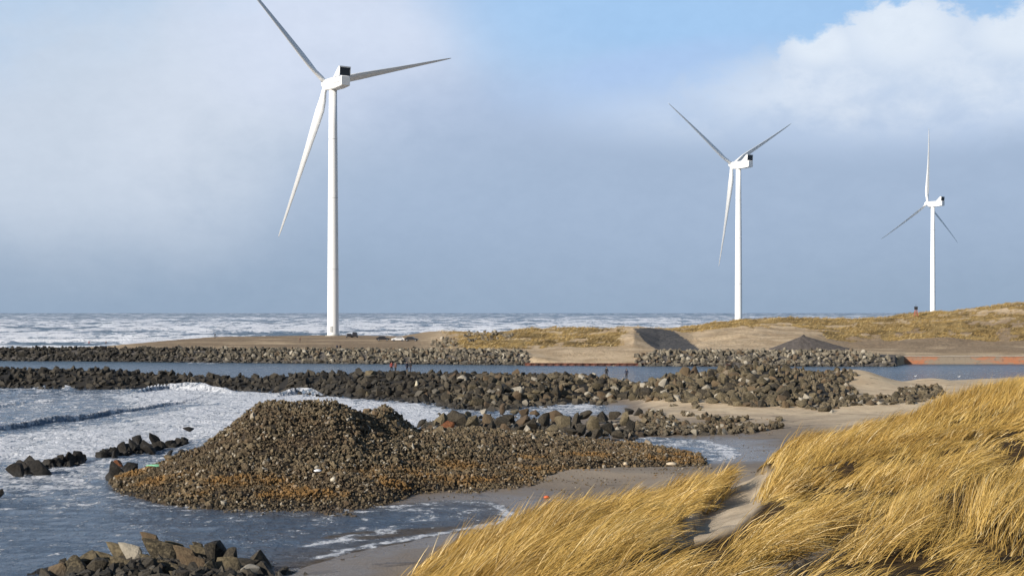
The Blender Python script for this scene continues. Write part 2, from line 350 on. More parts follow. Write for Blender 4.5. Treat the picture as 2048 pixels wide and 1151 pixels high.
def m_rock(name, dark, light, island=True, wet=(.1, 1.6), rust=0.0, pale=.06, low=(.022, .020, .018), xfade=None, ns=1.0, brn=.6):
    m_, t, b = mat(name); p, rnd = pos(t)
    if not island: rnd = t.n.new('ShaderNodeObjectInfo').outputs['Random']
    n1 = t.noise(p, 1.1 * ns, 5, .6); n2 = t.noise(p, 7 * ns, 5, .65)
    c = t.mix(rnd, dark, light)
    c = t.mix(t.m('MULTIPLY', t.step(n2, .42, .68), .55), c, tuple(x * 1.7 for x in light))
    c = t.mix(t.m('MULTIPLY', t.step(n2, .50, .30), .7), c, tuple(x * .5 for x in dark))
    r2 = t.m('FRACT', t.m('MULTIPLY', rnd, 37.7))
    c = t.mix(t.m('MULTIPLY', t.m('GREATER_THAN', r2, 1 - pale), .8), c, (.40, .36, .29))
    r3 = t.m('FRACT', t.m('MULTIPLY', rnd, 91.3))
    c = t.mix(t.m('MULTIPLY', t.m('GREATER_THAN', r3, .88), brn), c, (.13, .085, .048))
    z = sepz(t, p)
    zz = t.m('ADD', z[2], t.m('MULTIPLY', t.m('SUBTRACT', n1, .5), 1.0))
    if rust:
        band = t.m('MULTIPLY', t.step(zz, .35, .8), t.m('SUBTRACT', 1, t.step(zz, 1.3, 2.1)))
        nr = t.noise(t.scl(p, (.16, .3, .3)), 1, 5, .6)
        band = t.m('MULTIPLY', band, t.step(nr, .45, .60))
        c = t.mix(t.m('MULTIPLY', band, rust), c, t.mix(n2, (.11, .055, .016), (.33, .18, .05)))
        c = t.mix(t.m('MULTIPLY', t.m('SUBTRACT', 1, t.step(nr, .36, .52)), .45), c, (.085, .055, .032))
    if xfade:
        c = t.mix(t.m('MULTIPLY', t.m('SUBTRACT', 1, t.step(z[0], xfade[0], xfade[1])), .92), c, t.mix(rnd, (.010, .010, .010), (.055, .048, .038)))
    c = t.mix(t.m('MULTIPLY', t.m('SUBTRACT', 1, t.step(zz, wet[0], wet[1])), .85), c, low)
    t.l.new(c, b.inputs['Base Color'])
    wetf = t.m('SUBTRACT', 1, t.step(zz, wet[0], wet[1]))
    t.l.new(t.m('SUBTRACT', .88, t.m('MULTIPLY', wetf, .45)), b.inputs['Roughness']); b.inputs['Specular IOR Level'].default_value = .35
    bump(t, b, t.m('ADD', n2, t.m('MULTIPLY', t.noise(p, 25 * ns, 3), .4)), .7, .12 / ns)
    return m_
ROCK = m_rock('weathered_rock', (.030, .024, .016), (.155, .124, .078), wet=(-.2, .9), xfade=(-24, 20))
ROCKI = m_rock('boulder_rock', (.036, .029, .018), (.135, .108, .064), island=False, wet=(-.1, 1.0))
ROCKD = m_rock('dark_boulder_rock', (.014, .012, .009), (.055, .045, .031), island=False, wet=(-.2, .8), pale=.03)
ROCKB = m_rock('black_wet_rock', (.008, .0075, .007), (.026, .022, .018), island=False, wet=(.1, .7), pale=0, brn=0)
ROCKF = m_rock('far_breakwater_rock', (.030, .026, .022), (.22, .19, .14), wet=(-.2, 1.3), xfade=(-112, -45))
RUBBLE = m_rock('quarry_rubble', (.024, .018, .011), (.175, .135, .080), wet=(-.3, .45), rust=.75, pale=.07, low=(.035, .025, .016), ns=2)
CORE = m_rock('dark_core_gravel', (.012, .010, .007), (.03, .025, .018), wet=(-.3, .35), rust=.6, pale=0, ns=2)
RUST = m_rock('rust_brown_rock', (.11, .040, .015), (.16, .06, .024), island=False, wet=(-.3, .3), pale=0)

def m_sand():
    m_, t, b = mat('sand'); p, _ = pos(t); z = sepz(t, p)
    n1 = t.noise(p, .25, 5, .6); n2 = t.noise(p, 2.5, 5, .7)
    dry = t.mix(t.step(n1, .35, .65), (.50, .375, .235), (.62, .49, .32))
    wetc = t.mix(n1, (.155, .122, .09), (.225, .18, .135))
    zz = t.m('ADD', z[2], t.m('MULTIPLY', t.m('SUBTRACT', n1, .5), .6)); zz = t.m('ADD', zz, t.m('MULTIPLY', t.m('SUBTRACT', n2, .5), .15))
    dryf = t.m('MULTIPLY', t.step(zz, .55, 1.2), t.step(t.m('ADD', z[1], t.m('MULTIPLY', n1, 20)), 150, 172))
    c = t.mix(dryf, t.mix(t.step(zz, .25, .9), wetc, (.28, .225, .165)), dry)
    c = t.mix(t.m('MULTIPLY', t.m('SUBTRACT', 1, t.step(t.noise(t.scl(p, (.35, .7, 1)), 1, 7, .7, .5), .36, .44)), .6), c, (.07, .05, .033))
    c = t.mix(t.m('MULTIPLY', t.step(t.noise(p, 9, 3, .7), .62, .70), .5), c, (.06, .05, .04))
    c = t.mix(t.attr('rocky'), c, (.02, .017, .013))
    t.l.new(c, b.inputs['Base Color']); t.l.new(t.mix(t.step(zz, .02, .45), (.22,) * 3, (.9,) * 3), b.inputs['Roughness'])
    b.inputs['Specular IOR Level'].default_value = .4
    bump(t, b, t.m('ADD', n2, t.m('MULTIPLY', t.noise(p, 8, 4), .5)), .6, .12); return m_
SAND = m_sand()
def m_far():
    m_, t, b = mat('far_dune_sand_and_turf'); p, _ = pos(t); n1 = t.noise(p, .12, 6, .65); n2 = t.noise(p, .9, 6, .7)
    veg, core_shade, brn = t.attr('veg'), t.attr('gravel'), t.attr('brown')  # gravel: stone-band core plus the scoop's painted shade
    c = t.mix(t.step(n1, .35, .65), (.40, .295, .185), (.58, .45, .30))
    c = t.mix(t.m('MULTIPLY', t.step(n2, .58, .68), .6), c, (.17, .12, .07))
    c = t.mix(t.m('MULTIPLY', brn, .85), c, t.mix(t.step(n2, .35, .65), (.16, .115, .075), (.30, .225, .15)))
    c = t.mix(t.step(t.m('ADD', veg, t.m('MULTIPLY', t.m('SUBTRACT', n2, .5), .8)), .35, .65), c, t.mix(t.step(n1, .35, .62), (.13, .09, .04), (.36, .26, .115)))
    c = t.mix(core_shade, c, t.mix(t.step(n2, .3, .7), (.07, .068, .07), (.13, .125, .12)))  # dark stone-band core, and the scoop's shade put into the colour
    t.l.new(c, b.inputs['Base Color']); b.inputs['Roughness'].default_value = .95; b.inputs['Specular IOR Level'].default_value = .1
    bump(t, b, n2, .9, .8); return m_
def m_sea():
    m_, t, b = mat('sea_water'); p, _ = pos(t); f = t.attr('foam'); sh = t.attr('shallow'); far = t.attr('far')
    s1 = t.noise(t.scl(p, (.45, .38, 1)), 1.0, 8, .68, .5); s2 = t.noise(t.scl(p, (2.2, 1.1, 1)), 1.0, 6, .7, .4); s3 = t.noise(t.scl(p, (.075, .024, 1)), 1.0, 7, .66, .3)
    s4 = t.noise(t.scl(p, (.32, .075, 1)), 1.0, 5, .7, .3)
    nz = t.mix(far, t.m('ADD', t.m('MULTIPLY', s1, .5), t.m('MULTIPLY', s2, .5)), t.m('ADD', t.m('MULTIPLY', s3, .6), t.m('MULTIPLY', s4, .4)))
    k = t.m('ADD', f, t.m('MULTIPLY', t.m('SUBTRACT', nz, .5), 6.5)); k = t.step(k, .38, .72)
    thin = t.m('MULTIPLY', t.step(t.m('ADD', f, t.m('MULTIPLY', t.m('SUBTRACT', s1, .5), 2)), .05, .5), .45)
    deep = t.mix(sh, (.085, .135, .21), (.11, .085, .06))
    deep = t.mix(far, deep, (.07, .105, .135))
    c = t.mix(thin, deep, (.36, .44, .56)); c = t.mix(k, c, t.mix(s2, (.60, .65, .75), (.90, .90, .90)))
    t.l.new(c, b.inputs['Base Color'])
    t.l.new(t.mix(k, t.mix(far, (.12,) * 3, (.35,) * 3), (.85,) * 3), b.inputs['Roughness']); b.inputs['IOR'].default_value = 1.33
    w1 = t.noise(t.scl(p, (1.1, .8, 1)), 1.0, 7, .68, .4)
    h = t.m('ADD', t.m('MULTIPLY', w1, 1.3), t.m('MULTIPLY', k, .5)); h = t.m('ADD', h, t.m('MULTIPLY', s2, .35))
    bump(t, b, h, 1.0, .8); return m_
SEA = m_sea(); FARM = m_far()

# ------------------------------------------------------------------ ground sheets
def fan(name, pxs, Ys, hfun, m_, attrs=None, zoff=0):
    t = (np.asarray(pxs, float) - 1024) / F; T_, YY = np.meshgrid(t, np.asarray(Ys, float)); X = T_ * YY
    Z = hfun(X, YY) + zoff; nr, nc = X.shape
    V = np.stack([X, YY, Z], -1).reshape(-1, 3); i = np.arange(nr * nc).reshape(nr, nc)
    Fc = np.stack([i[:-1, :-1], i[:-1, 1:], i[1:, 1:], i[1:, :-1]], -1).reshape(-1, 4)
    at = {k: f(X, YY, Z).ravel() for k, f in (attrs or {}).items()}
    me = fastmesh(name, V, Fc, True, at); return link(name, me, m_)
bm = bmesh.new(); vs = [bm.verts.new((math.cos(a) * 60000, math.sin(a) * 60000, -4)) for a in [i * math.pi / 24 for i in range(48)]]; bm.faces.new(vs)
tag(bmobj('seabed', bm, plain('seabed_sand', (.06, .08, .09))), kind='structure')
R1 = [(1250, 757), (1300, 755), (1420, 748), (1480, 736), (1530, 726), (1590, 735), (1640, 742), (1660, 735), (1690, 742), (1730, 748), (1690, 766), (1720, 790), (1790, 792), (1810, 775), (1880, 772), (1892, 790), (1830, 808), (1700, 812),
      (1660, 826), (1600, 815), (1500, 814), (1400, 806), (1330, 803), (1250, 800), (1200, 812), (1080, 824), (1000, 826)]
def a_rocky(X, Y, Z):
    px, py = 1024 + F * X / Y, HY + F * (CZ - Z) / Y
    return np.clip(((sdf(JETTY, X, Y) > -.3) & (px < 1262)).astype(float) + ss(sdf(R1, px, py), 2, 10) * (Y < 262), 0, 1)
tag(fan('beach', np.arange(-700, 2700, 4), np.geomspace(45, 318, 620), h_near, SAND, {'rocky': a_rocky}), kind='structure')
SHADEP = [(1266, 656), (1300, 655), (1345, 660), (1376, 680), (1402, 701), (1318, 702), (1290, 682)]  # dark patch painted on the dune scoop for its shade
def a_core_shade(X, Y, Z):
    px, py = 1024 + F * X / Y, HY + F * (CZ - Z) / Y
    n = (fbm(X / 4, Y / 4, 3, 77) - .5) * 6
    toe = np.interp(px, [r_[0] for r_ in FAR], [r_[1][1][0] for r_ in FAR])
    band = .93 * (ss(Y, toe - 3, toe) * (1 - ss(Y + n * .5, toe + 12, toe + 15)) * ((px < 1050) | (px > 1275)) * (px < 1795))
    return np.maximum((inside(SHADEP, px + n, py) & (Y > 385) & (Y < 476)).astype(float), band)
def a_brn(X, Y, Z):
    px = 1024 + F * X / Y; n = fbm(X / 20, Y / 9, 4, 66)
    a = (1 - ss(px, 800, 900)) * ss(n, .25, .5) * ss(Y, 396, 415) * ss(px, 150, 350)
    b_ = ss(px, 1560, 1720) * (1 - ss(Y, 470, 490)) * ss(Y, 378, 388) * ss(n, .22, .5)
    return np.clip(a + b_ * .9, 0, 1)
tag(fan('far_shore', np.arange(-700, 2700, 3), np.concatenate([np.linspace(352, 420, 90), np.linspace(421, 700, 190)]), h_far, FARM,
        {'veg': lambda X, Y, Z: grassmask(1024 + F * X / Y, Y), 'gravel': a_core_shade, 'brown': a_brn}), kind='structure')  # gravel: stone-band core plus the scoop's painted shade
mound_core = fan('rubble_bank', np.arange(180, 1455, 3), np.linspace(92, 145, 190), lambda X, Y: h_mound(X, Y) - .12, CORE)
tag(mound_core, kind='structure')

# dune in the foreground
def m_dune():
    m_, t, b = mat('dune_sand'); p, _ = pos(t); n1 = t.noise(p, 1.3, 5, .6); n2 = t.noise(p, 9, 5, .7); litter_shade = t.attr('litter')  # litter: brown litter plus the painted shade between tussocks
    c = t.mix(t.step(n1, .35, .65), (.36, .29, .205), (.47, .39, .285))
    c = t.mix(t.m('MULTIPLY', t.step(n2, .62, .72), .5), c, (.12, .08, .04))
    c = t.mix(litter_shade, c, t.mix(t.step(n2, .35, .65), (.012, .007, .003), (.075, .045, .017)))  # brown litter, darkened to paint the shade between tussocks
    t.l.new(c, b.inputs['Base Color']); b.inputs['Roughness'].default_value = .95; b.inputs['Specular IOR Level'].default_value = .1
    bump(t, b, n2, .5, .04); return m_
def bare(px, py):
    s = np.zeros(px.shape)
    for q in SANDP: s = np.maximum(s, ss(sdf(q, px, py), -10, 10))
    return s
def hole(px, py):
    s = np.zeros(px.shape)
    for hx, hy, rx, ry, d in HOLES: s = np.maximum(s, np.exp(-((px - hx) / rx) ** 2 - ((py - hy) / ry) ** 2))
    return s
def a_litter_shade(X, Y, Z):
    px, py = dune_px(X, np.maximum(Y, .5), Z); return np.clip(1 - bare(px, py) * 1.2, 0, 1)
dune_px_cols = np.arange(-400, 2700, 6)
tag(fan('foreground_dune', dune_px_cols, np.concatenate([np.linspace(.6, 7, 20), np.linspace(7.1, 38, 260), np.linspace(38.5, 66, 40)]), h_dune, m_dune(), {'litter': a_litter_shade}), kind='structure')  # litter mask also carries the painted shade of the grass gaps

# ------------------------------------------------------------------ the sea
BR = [([(-260, 892), (-60, 866), (20, 856), (90, 845), (170, 836), (250, 824), (320, 812), (390, 800), (440, 788)], .6, 1.7),
      ([(-300, 800), (0, 812), (60, 806), (140, 800)], .25, 2.2),
      ([(250, 786), (300, 781), (340, 776), (400, 779), (470, 786)], 1.0, 1.6), ([(540, 792), (600, 787), (650, 791)], .9, 1.3),
      ([(60, 778), (110, 774), (150, 779)], .8, 1.4)]
FOAMP = [([(-300, 905), (0, 868), (200, 846), (400, 806), (640, 796), (860, 812), (960, 830), (860, 866), (760, 850), (520, 850), (430, 880), (330, 905), (200, 915), (0, 930), (-300, 960)], .98),
         ([(200, 792), (340, 776), (640, 790), (860, 808), (960, 832), (800, 850), (640, 815), (400, 806), (260, 818)], 1.0),
         ([(1080, 803), (1225, 802), (1220, 826), (1080, 834), (1040, 820)], .72),
         ([(-300, 925), (0, 935), (240, 912), (400, 880), (380, 900), (230, 975), (330, 1015), (240, 1008), (120, 985), (-300, 990)], .60)]
def wave(X, Y):
    d = h_tot(X, Y); px = 1024 + F * X / np.maximum(Y, 1); damp = ss(-d, 0.02, .8)
    z = np.zeros(X.shape); bay = 1 - ss(Y, 262, 275) ; far = ss(Y, 420, 470); chan = (1 - bay) * (1 - far)
    # bay chop
    c1 = (fbm(X / 3.2 + Y * .08, Y / 1.8, 4, 51) - .5) * .42; c2 = (fbm(X / 9, Y / 4.5, 3, 52) - .5) * .5
    z += (c1 + c2) * bay * (.45 + .55 * ss(Y, 98, 150)) * (.25 + .75 * damp)
    z += (fbm(X / 2.5, Y / 2, 3, 53) - .5) * .12 * chan
    foam = np.zeros(X.shape)
    for poly, a in FOAMP:
        s = sdf(toworld(poly), X, Y); foam = np.maximum(foam, a * ss(s, -2.5, 4) * bay)
    foam = np.maximum(foam, .40 * bay * ss(Y, 85, 120)) + .35 * bay * (fbm(X / 5 + 3, Y / 5, 4, 61) - .5)
    for line, a, wd in BR:
        L = toworld(line); xs = np.array([q[0] for q in L]); ys = np.array([q[1] for q in L])
        yl = np.interp(X, xs, ys) + (fbm(X / 7, X * 0, 2, 55) - .5) * 2.4; e = ss(X, xs[0] - 1, xs[0] + 3) * (1 - ss(X, xs[-1] - 3, xs[-1] + 1))
        s = (Y - yl); amp = a * (.75 + .5 * vn(X / 4.5, X * 0, 57))
        prof = np.where(s < 0, np.exp(-(s / (wd * .55)) ** 2), np.exp(-(s / (wd * 2.2)) ** 2))
        z += amp * prof * e * bay
        foam = np.maximum(foam, .95 * e * bay * np.exp(-((s - .2) / np.where(s < .2, wd * .5, wd * 1.8)) ** 2))
        if wd == 1.7: foam = np.maximum(foam * (1 - .35 * e * bay * np.exp(-((s + wd * .8) / (wd * .4)) ** 2)), .5 * e * bay * np.exp(-((s + wd * .5) / (wd * .6)) ** 2))
    # swash edge on the beach
    sa = sdf(BEACH, X, Y); sp_ = sdf(POOL, X, Y)
    n = (fbm(X / 1.5, Y / 1.5, 3, 63) - .5) * .9
    edge = ss(px, 560, 640) * (Y < 125) * (1 - ss(px, 1040, 1080))
    foam = np.maximum(foam, .92 * np.exp(-((sa + .6 + n) / .5) ** 2) * edge * (.45 + .55 * ss(px, 600, 700) * (1 - ss(Y, 99, 103))))
    foam = np.maximum(foam, .85 * np.exp(-((sa + 3.6 + 2.5 * n) / .5) ** 2) * edge * (1 - ss(px, 700, 850)))
    foam = np.maximum(foam, (.9 * np.exp(-((sp_ - 1.0 - n) / 1.1) ** 2) * ss(px, 1330, 1420) + .55 * ss(sp_, 1, 3) * (1 - ss(px, 1240, 1290))) * (sp_ > -1.5))
    foam = np.maximum(foam, .5 * np.exp(-((px - 330) / 120) ** 2 - ((Y - 119.5) / 2.4) ** 2))
    # shoreline of mound & jetties froth
    foam = np.maximum(foam, .42 * bay * ss(-d, 0, .1) * (1 - ss(-d, .2, 1.0)) * ss(Y, 104, 112))
    # open sea: rows of breakers
    wl = 62.0; n1 = fbm(X / 130, Y / 60, 4, 71)
    ph = (Y + .22 * X) / wl + 2.4 * n1; fr = ph - np.floor(ph); row = np.floor(ph)
    seg = ss(fbm(X / 46 + row * 7.7, row * 3.1, 3, 73), .40, .62)
    cr = np.exp(-((fr - .45) / .15) ** 2); att = np.clip(1.3 - Y / 9000, .25, 1)
    z += far * (2.1 * cr * (.45 + .55 * seg) + .7 * (fbm(X / 9, Y / 12, 4, 75) - .5)) * att
    fo = .95 * seg * np.exp(-((fr - .40) / .2) ** 2) + .42 * ss(fbm(X / 70, Y / 45, 4, 78), .44, .64)
    fo = fo * np.interp(Y, [470, 700, 1300, 2200, 5000, 12000], [1.3, 1.25, 1.15, 1.0, .8, .5]) + .07
    foam = np.where(far > 0, fo * far + foam * (1 - far), foam)
    spray = .7 * np.exp(-((px - 140) / 22) ** 2 - ((Y - 398) / 2.0) ** 2); foam = np.maximum(foam, spray * (Y > 390)); z += 1.1 * spray * (Y > 390) * (.5 + vn(X * 1.3, Y * 1.3, 4))
    return z, np.clip(foam, 0, 1), d
rows = np.concatenate([np.arange(1300, 950, -1.4), np.arange(950, 770, -.8), np.arange(770, 715, -2.0), np.arange(715, 640, -.22), np.arange(640, 629, -.3), [628.5, 628, 627.5, 627, 626.5, 626.2, 625.9, 625.65]])
cols = np.concatenate([np.arange(-900, -20, 10), np.arange(-20, 2070, 2.0), np.arange(2070, 2900, 12)])
SY = 39000.0 / (rows - HY); tt = (cols - 1024) / F; TT, YY = np.meshgrid(tt, SY); XX = TT * YY
ZZ, FO, DP = wave(XX, YY); nr, nc = XX.shape; idx = np.arange(nr * nc).reshape(nr, nc)
ZZ = np.where(DP > .3, np.minimum(ZZ, DP - .2), ZZ)
sh = np.where(YY < 130, np.exp(-np.clip(-DP, 0, 5) / .22), .0) * (1 - ss(YY, 100, 125) * (1 - ss(sdf(POOL, XX, YY), -2, 0)))
sh = np.maximum(sh, .85 * inside(toworld([(640, 1075), (700, 1062), (900, 1052), (960, 1058), (860, 1066), (700, 1082)]), XX, YY))
me = fastmesh('sea', np.stack([XX, YY, ZZ], -1).reshape(-1, 3), np.stack([idx[:-1, :-1], idx[:-1, 1:], idx[1:, 1:], idx[1:, :-1]], -1).reshape(-1, 4), True,
              {'foam': FO, 'shallow': sh, 'far': ss(YY, 290, 420)})
tag(link('sea', me, SEA), kind='structure')

# ------------------------------------------------------------------ stones
def hull(n, seed, sq=(1, .85, .7)):
    r = np.random.default_rng(seed); p = r.normal(size=(n, 3)); p /= np.linalg.norm(p, axis=1)[:, None]; p *= r.uniform(.78, 1.12, (n, 1)); p *= np.array(sq) * r.uniform(.85, 1.15, 3)
    bm = bmesh.new(); [bm.verts.new(v) for v in p]; res = bmesh.ops.convex_hull(bm, input=bm.verts)
    bmesh.ops.delete(bm, geom=list({v for v in res['geom_interior'] if isinstance(v, bmesh.types.BMVert)}), context='VERTS')
    bm.verts.index_update(); v = np.array([x.co[:] for x in bm.verts]); f = np.array([[q.index for q in fc.verts] for fc in bm.faces]); bm.free(); return v, f
PRO = [hull(random.choice((11, 12, 13, 15)), 100 + i) for i in range(24)]
def quats(n):
    q = rng.normal(size=(n, 4)); q /= np.linalg.norm(q, axis=1)[:, None]; w_, x, y, z = q.T
    return np.stack([1 - 2 * (y * y + z * z), 2 * (x * y - z * w_), 2 * (x * z + y * w_), 2 * (x * y + z * w_), 1 - 2 * (x * x + z * z), 2 * (y * z - x * w_),
                     2 * (x * z - y * w_), 2 * (y * z + x * w_), 1 - 2 * (x * x + y * y)], -1).reshape(n, 3, 3)
def stones(name, Pn, S, m_):
    """one mesh of many loose stones; Pn (n,3) centres, S (n,) half sizes"""
    k = rng.integers(0, len(PRO), len(Pn)); VV, FF, off = [], [], 0
    for j, (v, f) in enumerate(PRO):
        s = k == j; n = int(s.sum())
        if not n: continue
        Rm = quats(n); q = np.einsum('nij,vj->nvi', Rm, v) * S[s][:, None, None] + Pn[s][:, None, :]
        VV.append(q.reshape(-1, 3)); FF.append((f[None] + (np.arange(n) * len(v))[:, None, None]).reshape(-1, 3) + off); off += n * len(v)
    return link(name, fastmesh(name, np.concatenate(VV), np.concatenate(FF)), m_)
def proj(X, Y, Z): return 1024 + F * X / Y, HY + F * (CZ - Z) / Y
def sample(px0, px1, Y0, Y1, n):
    """uniform over ground area inside the wedge"""
    Y = np.sqrt(rng.uniform(Y0 ** 2, Y1 ** 2, n)); px = rng.uniform(px0, px1, n); return (px - 1024) / F * Y, Y, px

# rubble mound
X, Y, px = sample(195, 1440, 94, 143, 66000); z = h_mound(X, Y); keep = (z > -.45) & (z > h_near(X, Y) - .12)
n_ = vn(X / 2, Y / 2, 5); S = (.075 + .14 * rng.random(len(X)) ** 1.7) * (1 + .5 * (n_ > .7)) * np.interp(z, [0, 1, 2], [.8, .85, 1])
S = np.where(rng.random(len(X)) < .03, S * 1.9, S)
tag(stones('rubble_stones', np.stack([X, Y, z + rng.uniform(-.05, .16, len(X))], -1)[keep], S[keep], RUBBLE), 'heaped mound of small broken brown grey quarry stones rising from the surf', 'rubble', kind='stuff')

# individual boulders --------------------------------------------------------
def boulder_mesh(seed, n=13, sq=(1, .92, .84)):
    v, f = hull(n, seed, sq); bm = bmesh.new(); bv = [bm.verts.new(q) for q in v]
    for t in f: bm.faces.new([bv[i] for i in t])
    bmesh.ops.recalc_face_normals(bm, faces=bm.faces)
    bmesh.ops.dissolve_limit(bm, angle_limit=R(14), verts=bm.verts, edges=bm.edges)
    bmesh.ops.triangulate(bm, faces=bm.faces); bmesh.ops.subdivide_edges(bm, edges=bm.edges, cuts=2, use_grid_fill=True)
    for _ in range(1): bmesh.ops.smooth_vert(bm, verts=bm.verts, factor=.4, use_axis_x=True, use_axis_y=True, use_axis_z=True)
    bm.normal_update(); co = np.array([q.co[:] for q in bm.verts]); nn = np.array([q.normal[:] for q in bm.verts])
    d = (fbm(co[:, 0] * 2.3 + co[:, 2] * 1.1 + seed, co[:, 1] * 2.3 - co[:, 2] * .9, 5, seed) - .5) * .13
    for q, a, b_ in zip(bm.verts, nn, d): q.co += Vector(a) * float(b_)
    me = bpy.data.meshes.new('boulder'); bm.to_mesh(me); bm.free(); return me
BM = [boulder_mesh(940 + i, random.choice((10, 11, 12, 14))) for i in range(14)]
nb = [0]
def boulder(x, y, z, s, m_, label, group, rot=None, flat=1.0, mesh=None):
    me = BM[mesh if mesh is not None else random.randrange(len(BM))]
    o = bpy.data.objects.new('boulder', me); C.objects.link(o); o.location = (x, y, z)
    if not me.materials: me.materials.append(m_)
    o.material_slots[0].link = 'OBJECT'; o.material_slots[0].material = m_
    o.rotation_euler = rot or (random.uniform(0, 6.3), random.uniform(0, 6.3), random.uniform(0, 6.3)); o.scale = (s * random.uniform(.9, 1.15), s * random.uniform(.85, 1.1), s * flat)
    nb[0] += 1; return tag(o, label, 'boulder', group)
def at_px(px, py, Y): return ((px - 1024) / F * Y, Y, CZ - (py - HY) / F * Y)

# bottom-left pile: (px,py of centre, half size in px, depth)
ZON = [(140, 'at the far left foot of'), (200, 'on the left shoulder of'), (270, 'left of the pointed stone in'), (345, 'below the pointed stone in'), (410, 'right of the pointed stone in'), (470, 'on the right shoulder of'), (700, 'near the right end of')]
LPI = 'olive brown angular boulder in the pile at the bottom left water edge'; GP = 'boulders piled at the bottom left'
PILE = [(298, 1078, 20, 77, 'pointed pale boulder standing on top of the bottom left pile'), (318, 1108, 38, 76, 'largest boulder, directly below the pointed one on the bottom left pile'),
 (260, 1105, 26, 76), (232, 1100, 22, 77), (205, 1118, 22, 75), (168, 1125, 26, 74), (150, 1145, 28, 73), (118, 1148, 24, 73), (95, 1153, 20, 72.5), (195, 1142, 26, 73), (240, 1130, 24, 74),
 (270, 1140, 26, 73), (305, 1150, 26, 72.5), (340, 1140, 24, 73), (365, 1112, 28, 76), (385, 1135, 34, 73.5), (350, 1098, 22, 78), (400, 1108, 24, 77), (432, 1112, 30, 76.5), (420, 1145, 26, 73), (455, 1138, 26, 73.5),
 (470, 1120, 22, 76), (490, 1132, 26, 75), (518, 1130, 28, 75.5), (500, 1150, 24, 73), (535, 1150, 22, 73.5), (566, 1143, 16, 75, 'low dark boulder set apart at the right end of the bottom left pile'), (225, 1158, 24, 72), (360, 1160, 24, 72), (175, 1162, 24, 72),
 (128, 1130, 14, 75), (215, 1125, 14, 74), (325, 1128, 16, 73), (295, 1120, 18, 74.5), (445, 1158, 22, 72), (395, 1090, 12, 79), (258, 1158, 18, 72), (478, 1160, 20, 72)]
for q in PILE:
    x, y, z = at_px(q[0], q[1], q[3]); s = q[2] / F * q[3] * 1.38
    lab = q[4] if len(q) > 4 else ('large' if q[2] > 24 else 'small') + ' olive brown boulder ' + [w_[1] for w_ in ZON if q[0] < w_[0]][0] + ' the bottom left pile' + (', high up' if q[1] < 1122 else ', low down' if q[1] > 1140 else '')
    if 'pointed' in lab:
        o = boulder(x, y, z - .1, s, ROCKI, lab, GP, (R(10), R(65), R(20)), .9, 0); o.scale = (s * 1.25, s * .8, s * .85)
    else: boulder(x, y, z, s, ROCKI if random.random() < .45 else ROCKD, lab, GP)
# ground carrying the pile
Xf, Yf, pf = sample(60, 620, 66, 77, 500); zf = np.interp(pf, [60, 150, 300, 450, 560, 620], [.1, .5, 1.0, .7, .3, .0]) - .3 - .12 * np.maximum(Yf - 74, 0); 
tag(stones('pile_underlayer_stones', np.stack([Xf, Yf, zf], -1), rng.uniform(.25, .6, 500), ROCK), 'smaller dark stones packed under the bottom left boulder pile', 'stones', kind='stuff')

# groyne of wave washed rocks
GG = 'black groyne rocks in the surf'
LG = 'black wet rock in the broken groyne line running through the surf'
GRO = [(50, 932, 24), (30, 940, 16), (75, 935, 22), (95, 924, 12), (108, 922, 14), (122, 920, 12), (140, 919, 13), (155, 917, 14), (165, 914, 8),
       (205, 906, 12), (222, 906, 15), (240, 900, 16), (255, 896, 15), (270, 890, 16), (280, 884, 15), (305, 884, 16), (290, 893, 14), (318, 891, 12), (340, 885, 11), (355, 883, 11), (300, 896, 12), (60, 920, 12)]
for a, b_, s in GRO:
    z0 = .25; yy = F * (CZ - z0) / (b_ + s * .35 - HY); x, y, z = at_px(a, b_, yy); boulder(x, y, z - .1, s / F * yy * 1.5, ROCKB, ('large ' if s > 14 else 'small ') + ('black wet rock in the outer, leftmost clump of the groyne' if a < 100 else 'black wet rock in the low middle run of the groyne' if a < 170 else 'black wet rock on the near part of the groyne\'s right stretch' if a < 270 else 'black wet rock at the high hump of the groyne' if a < 330 else 'black wet rock at the far right tip of the groyne'), GG, flat=.7)
yy = F * 12.6 / (868 - HY); x, y, z = at_px(376, 858, yy); boulder(x, y, z, .98, ROCKB, 'flat topped dark rock with white surf pouring over it beyond the groyne', None, (0, 0, .3), .5, 3)
yy = F * 12.9 / (931 - HY); x, y, z = at_px(240, 926, yy); boulder(x, y, z, .9, RUST, 'low reddish brown rock awash between the groyne and the rubble mound', None, (0, .1, .3), .5, 5)
for a, b_, s in [(235, 945, 22), (262, 940, 18), (222, 952, 12), (0, 986, 12), (340, 907, 8), (362, 905, 8), (372, 912, 12)]:
    yy = F * 12.8 / (b_ + s * .3 - HY); x, y, z = at_px(a, b_, yy)
    boulder(x, y, z, s / F * yy * 1.5, ROCKB, 'black wet rock cut by the left edge of the picture' if a == 0 else 'dark wet rock at the left toe of the rubble mound', None if a == 0 else 'rocks at the left toe of the mound', flat=.7)

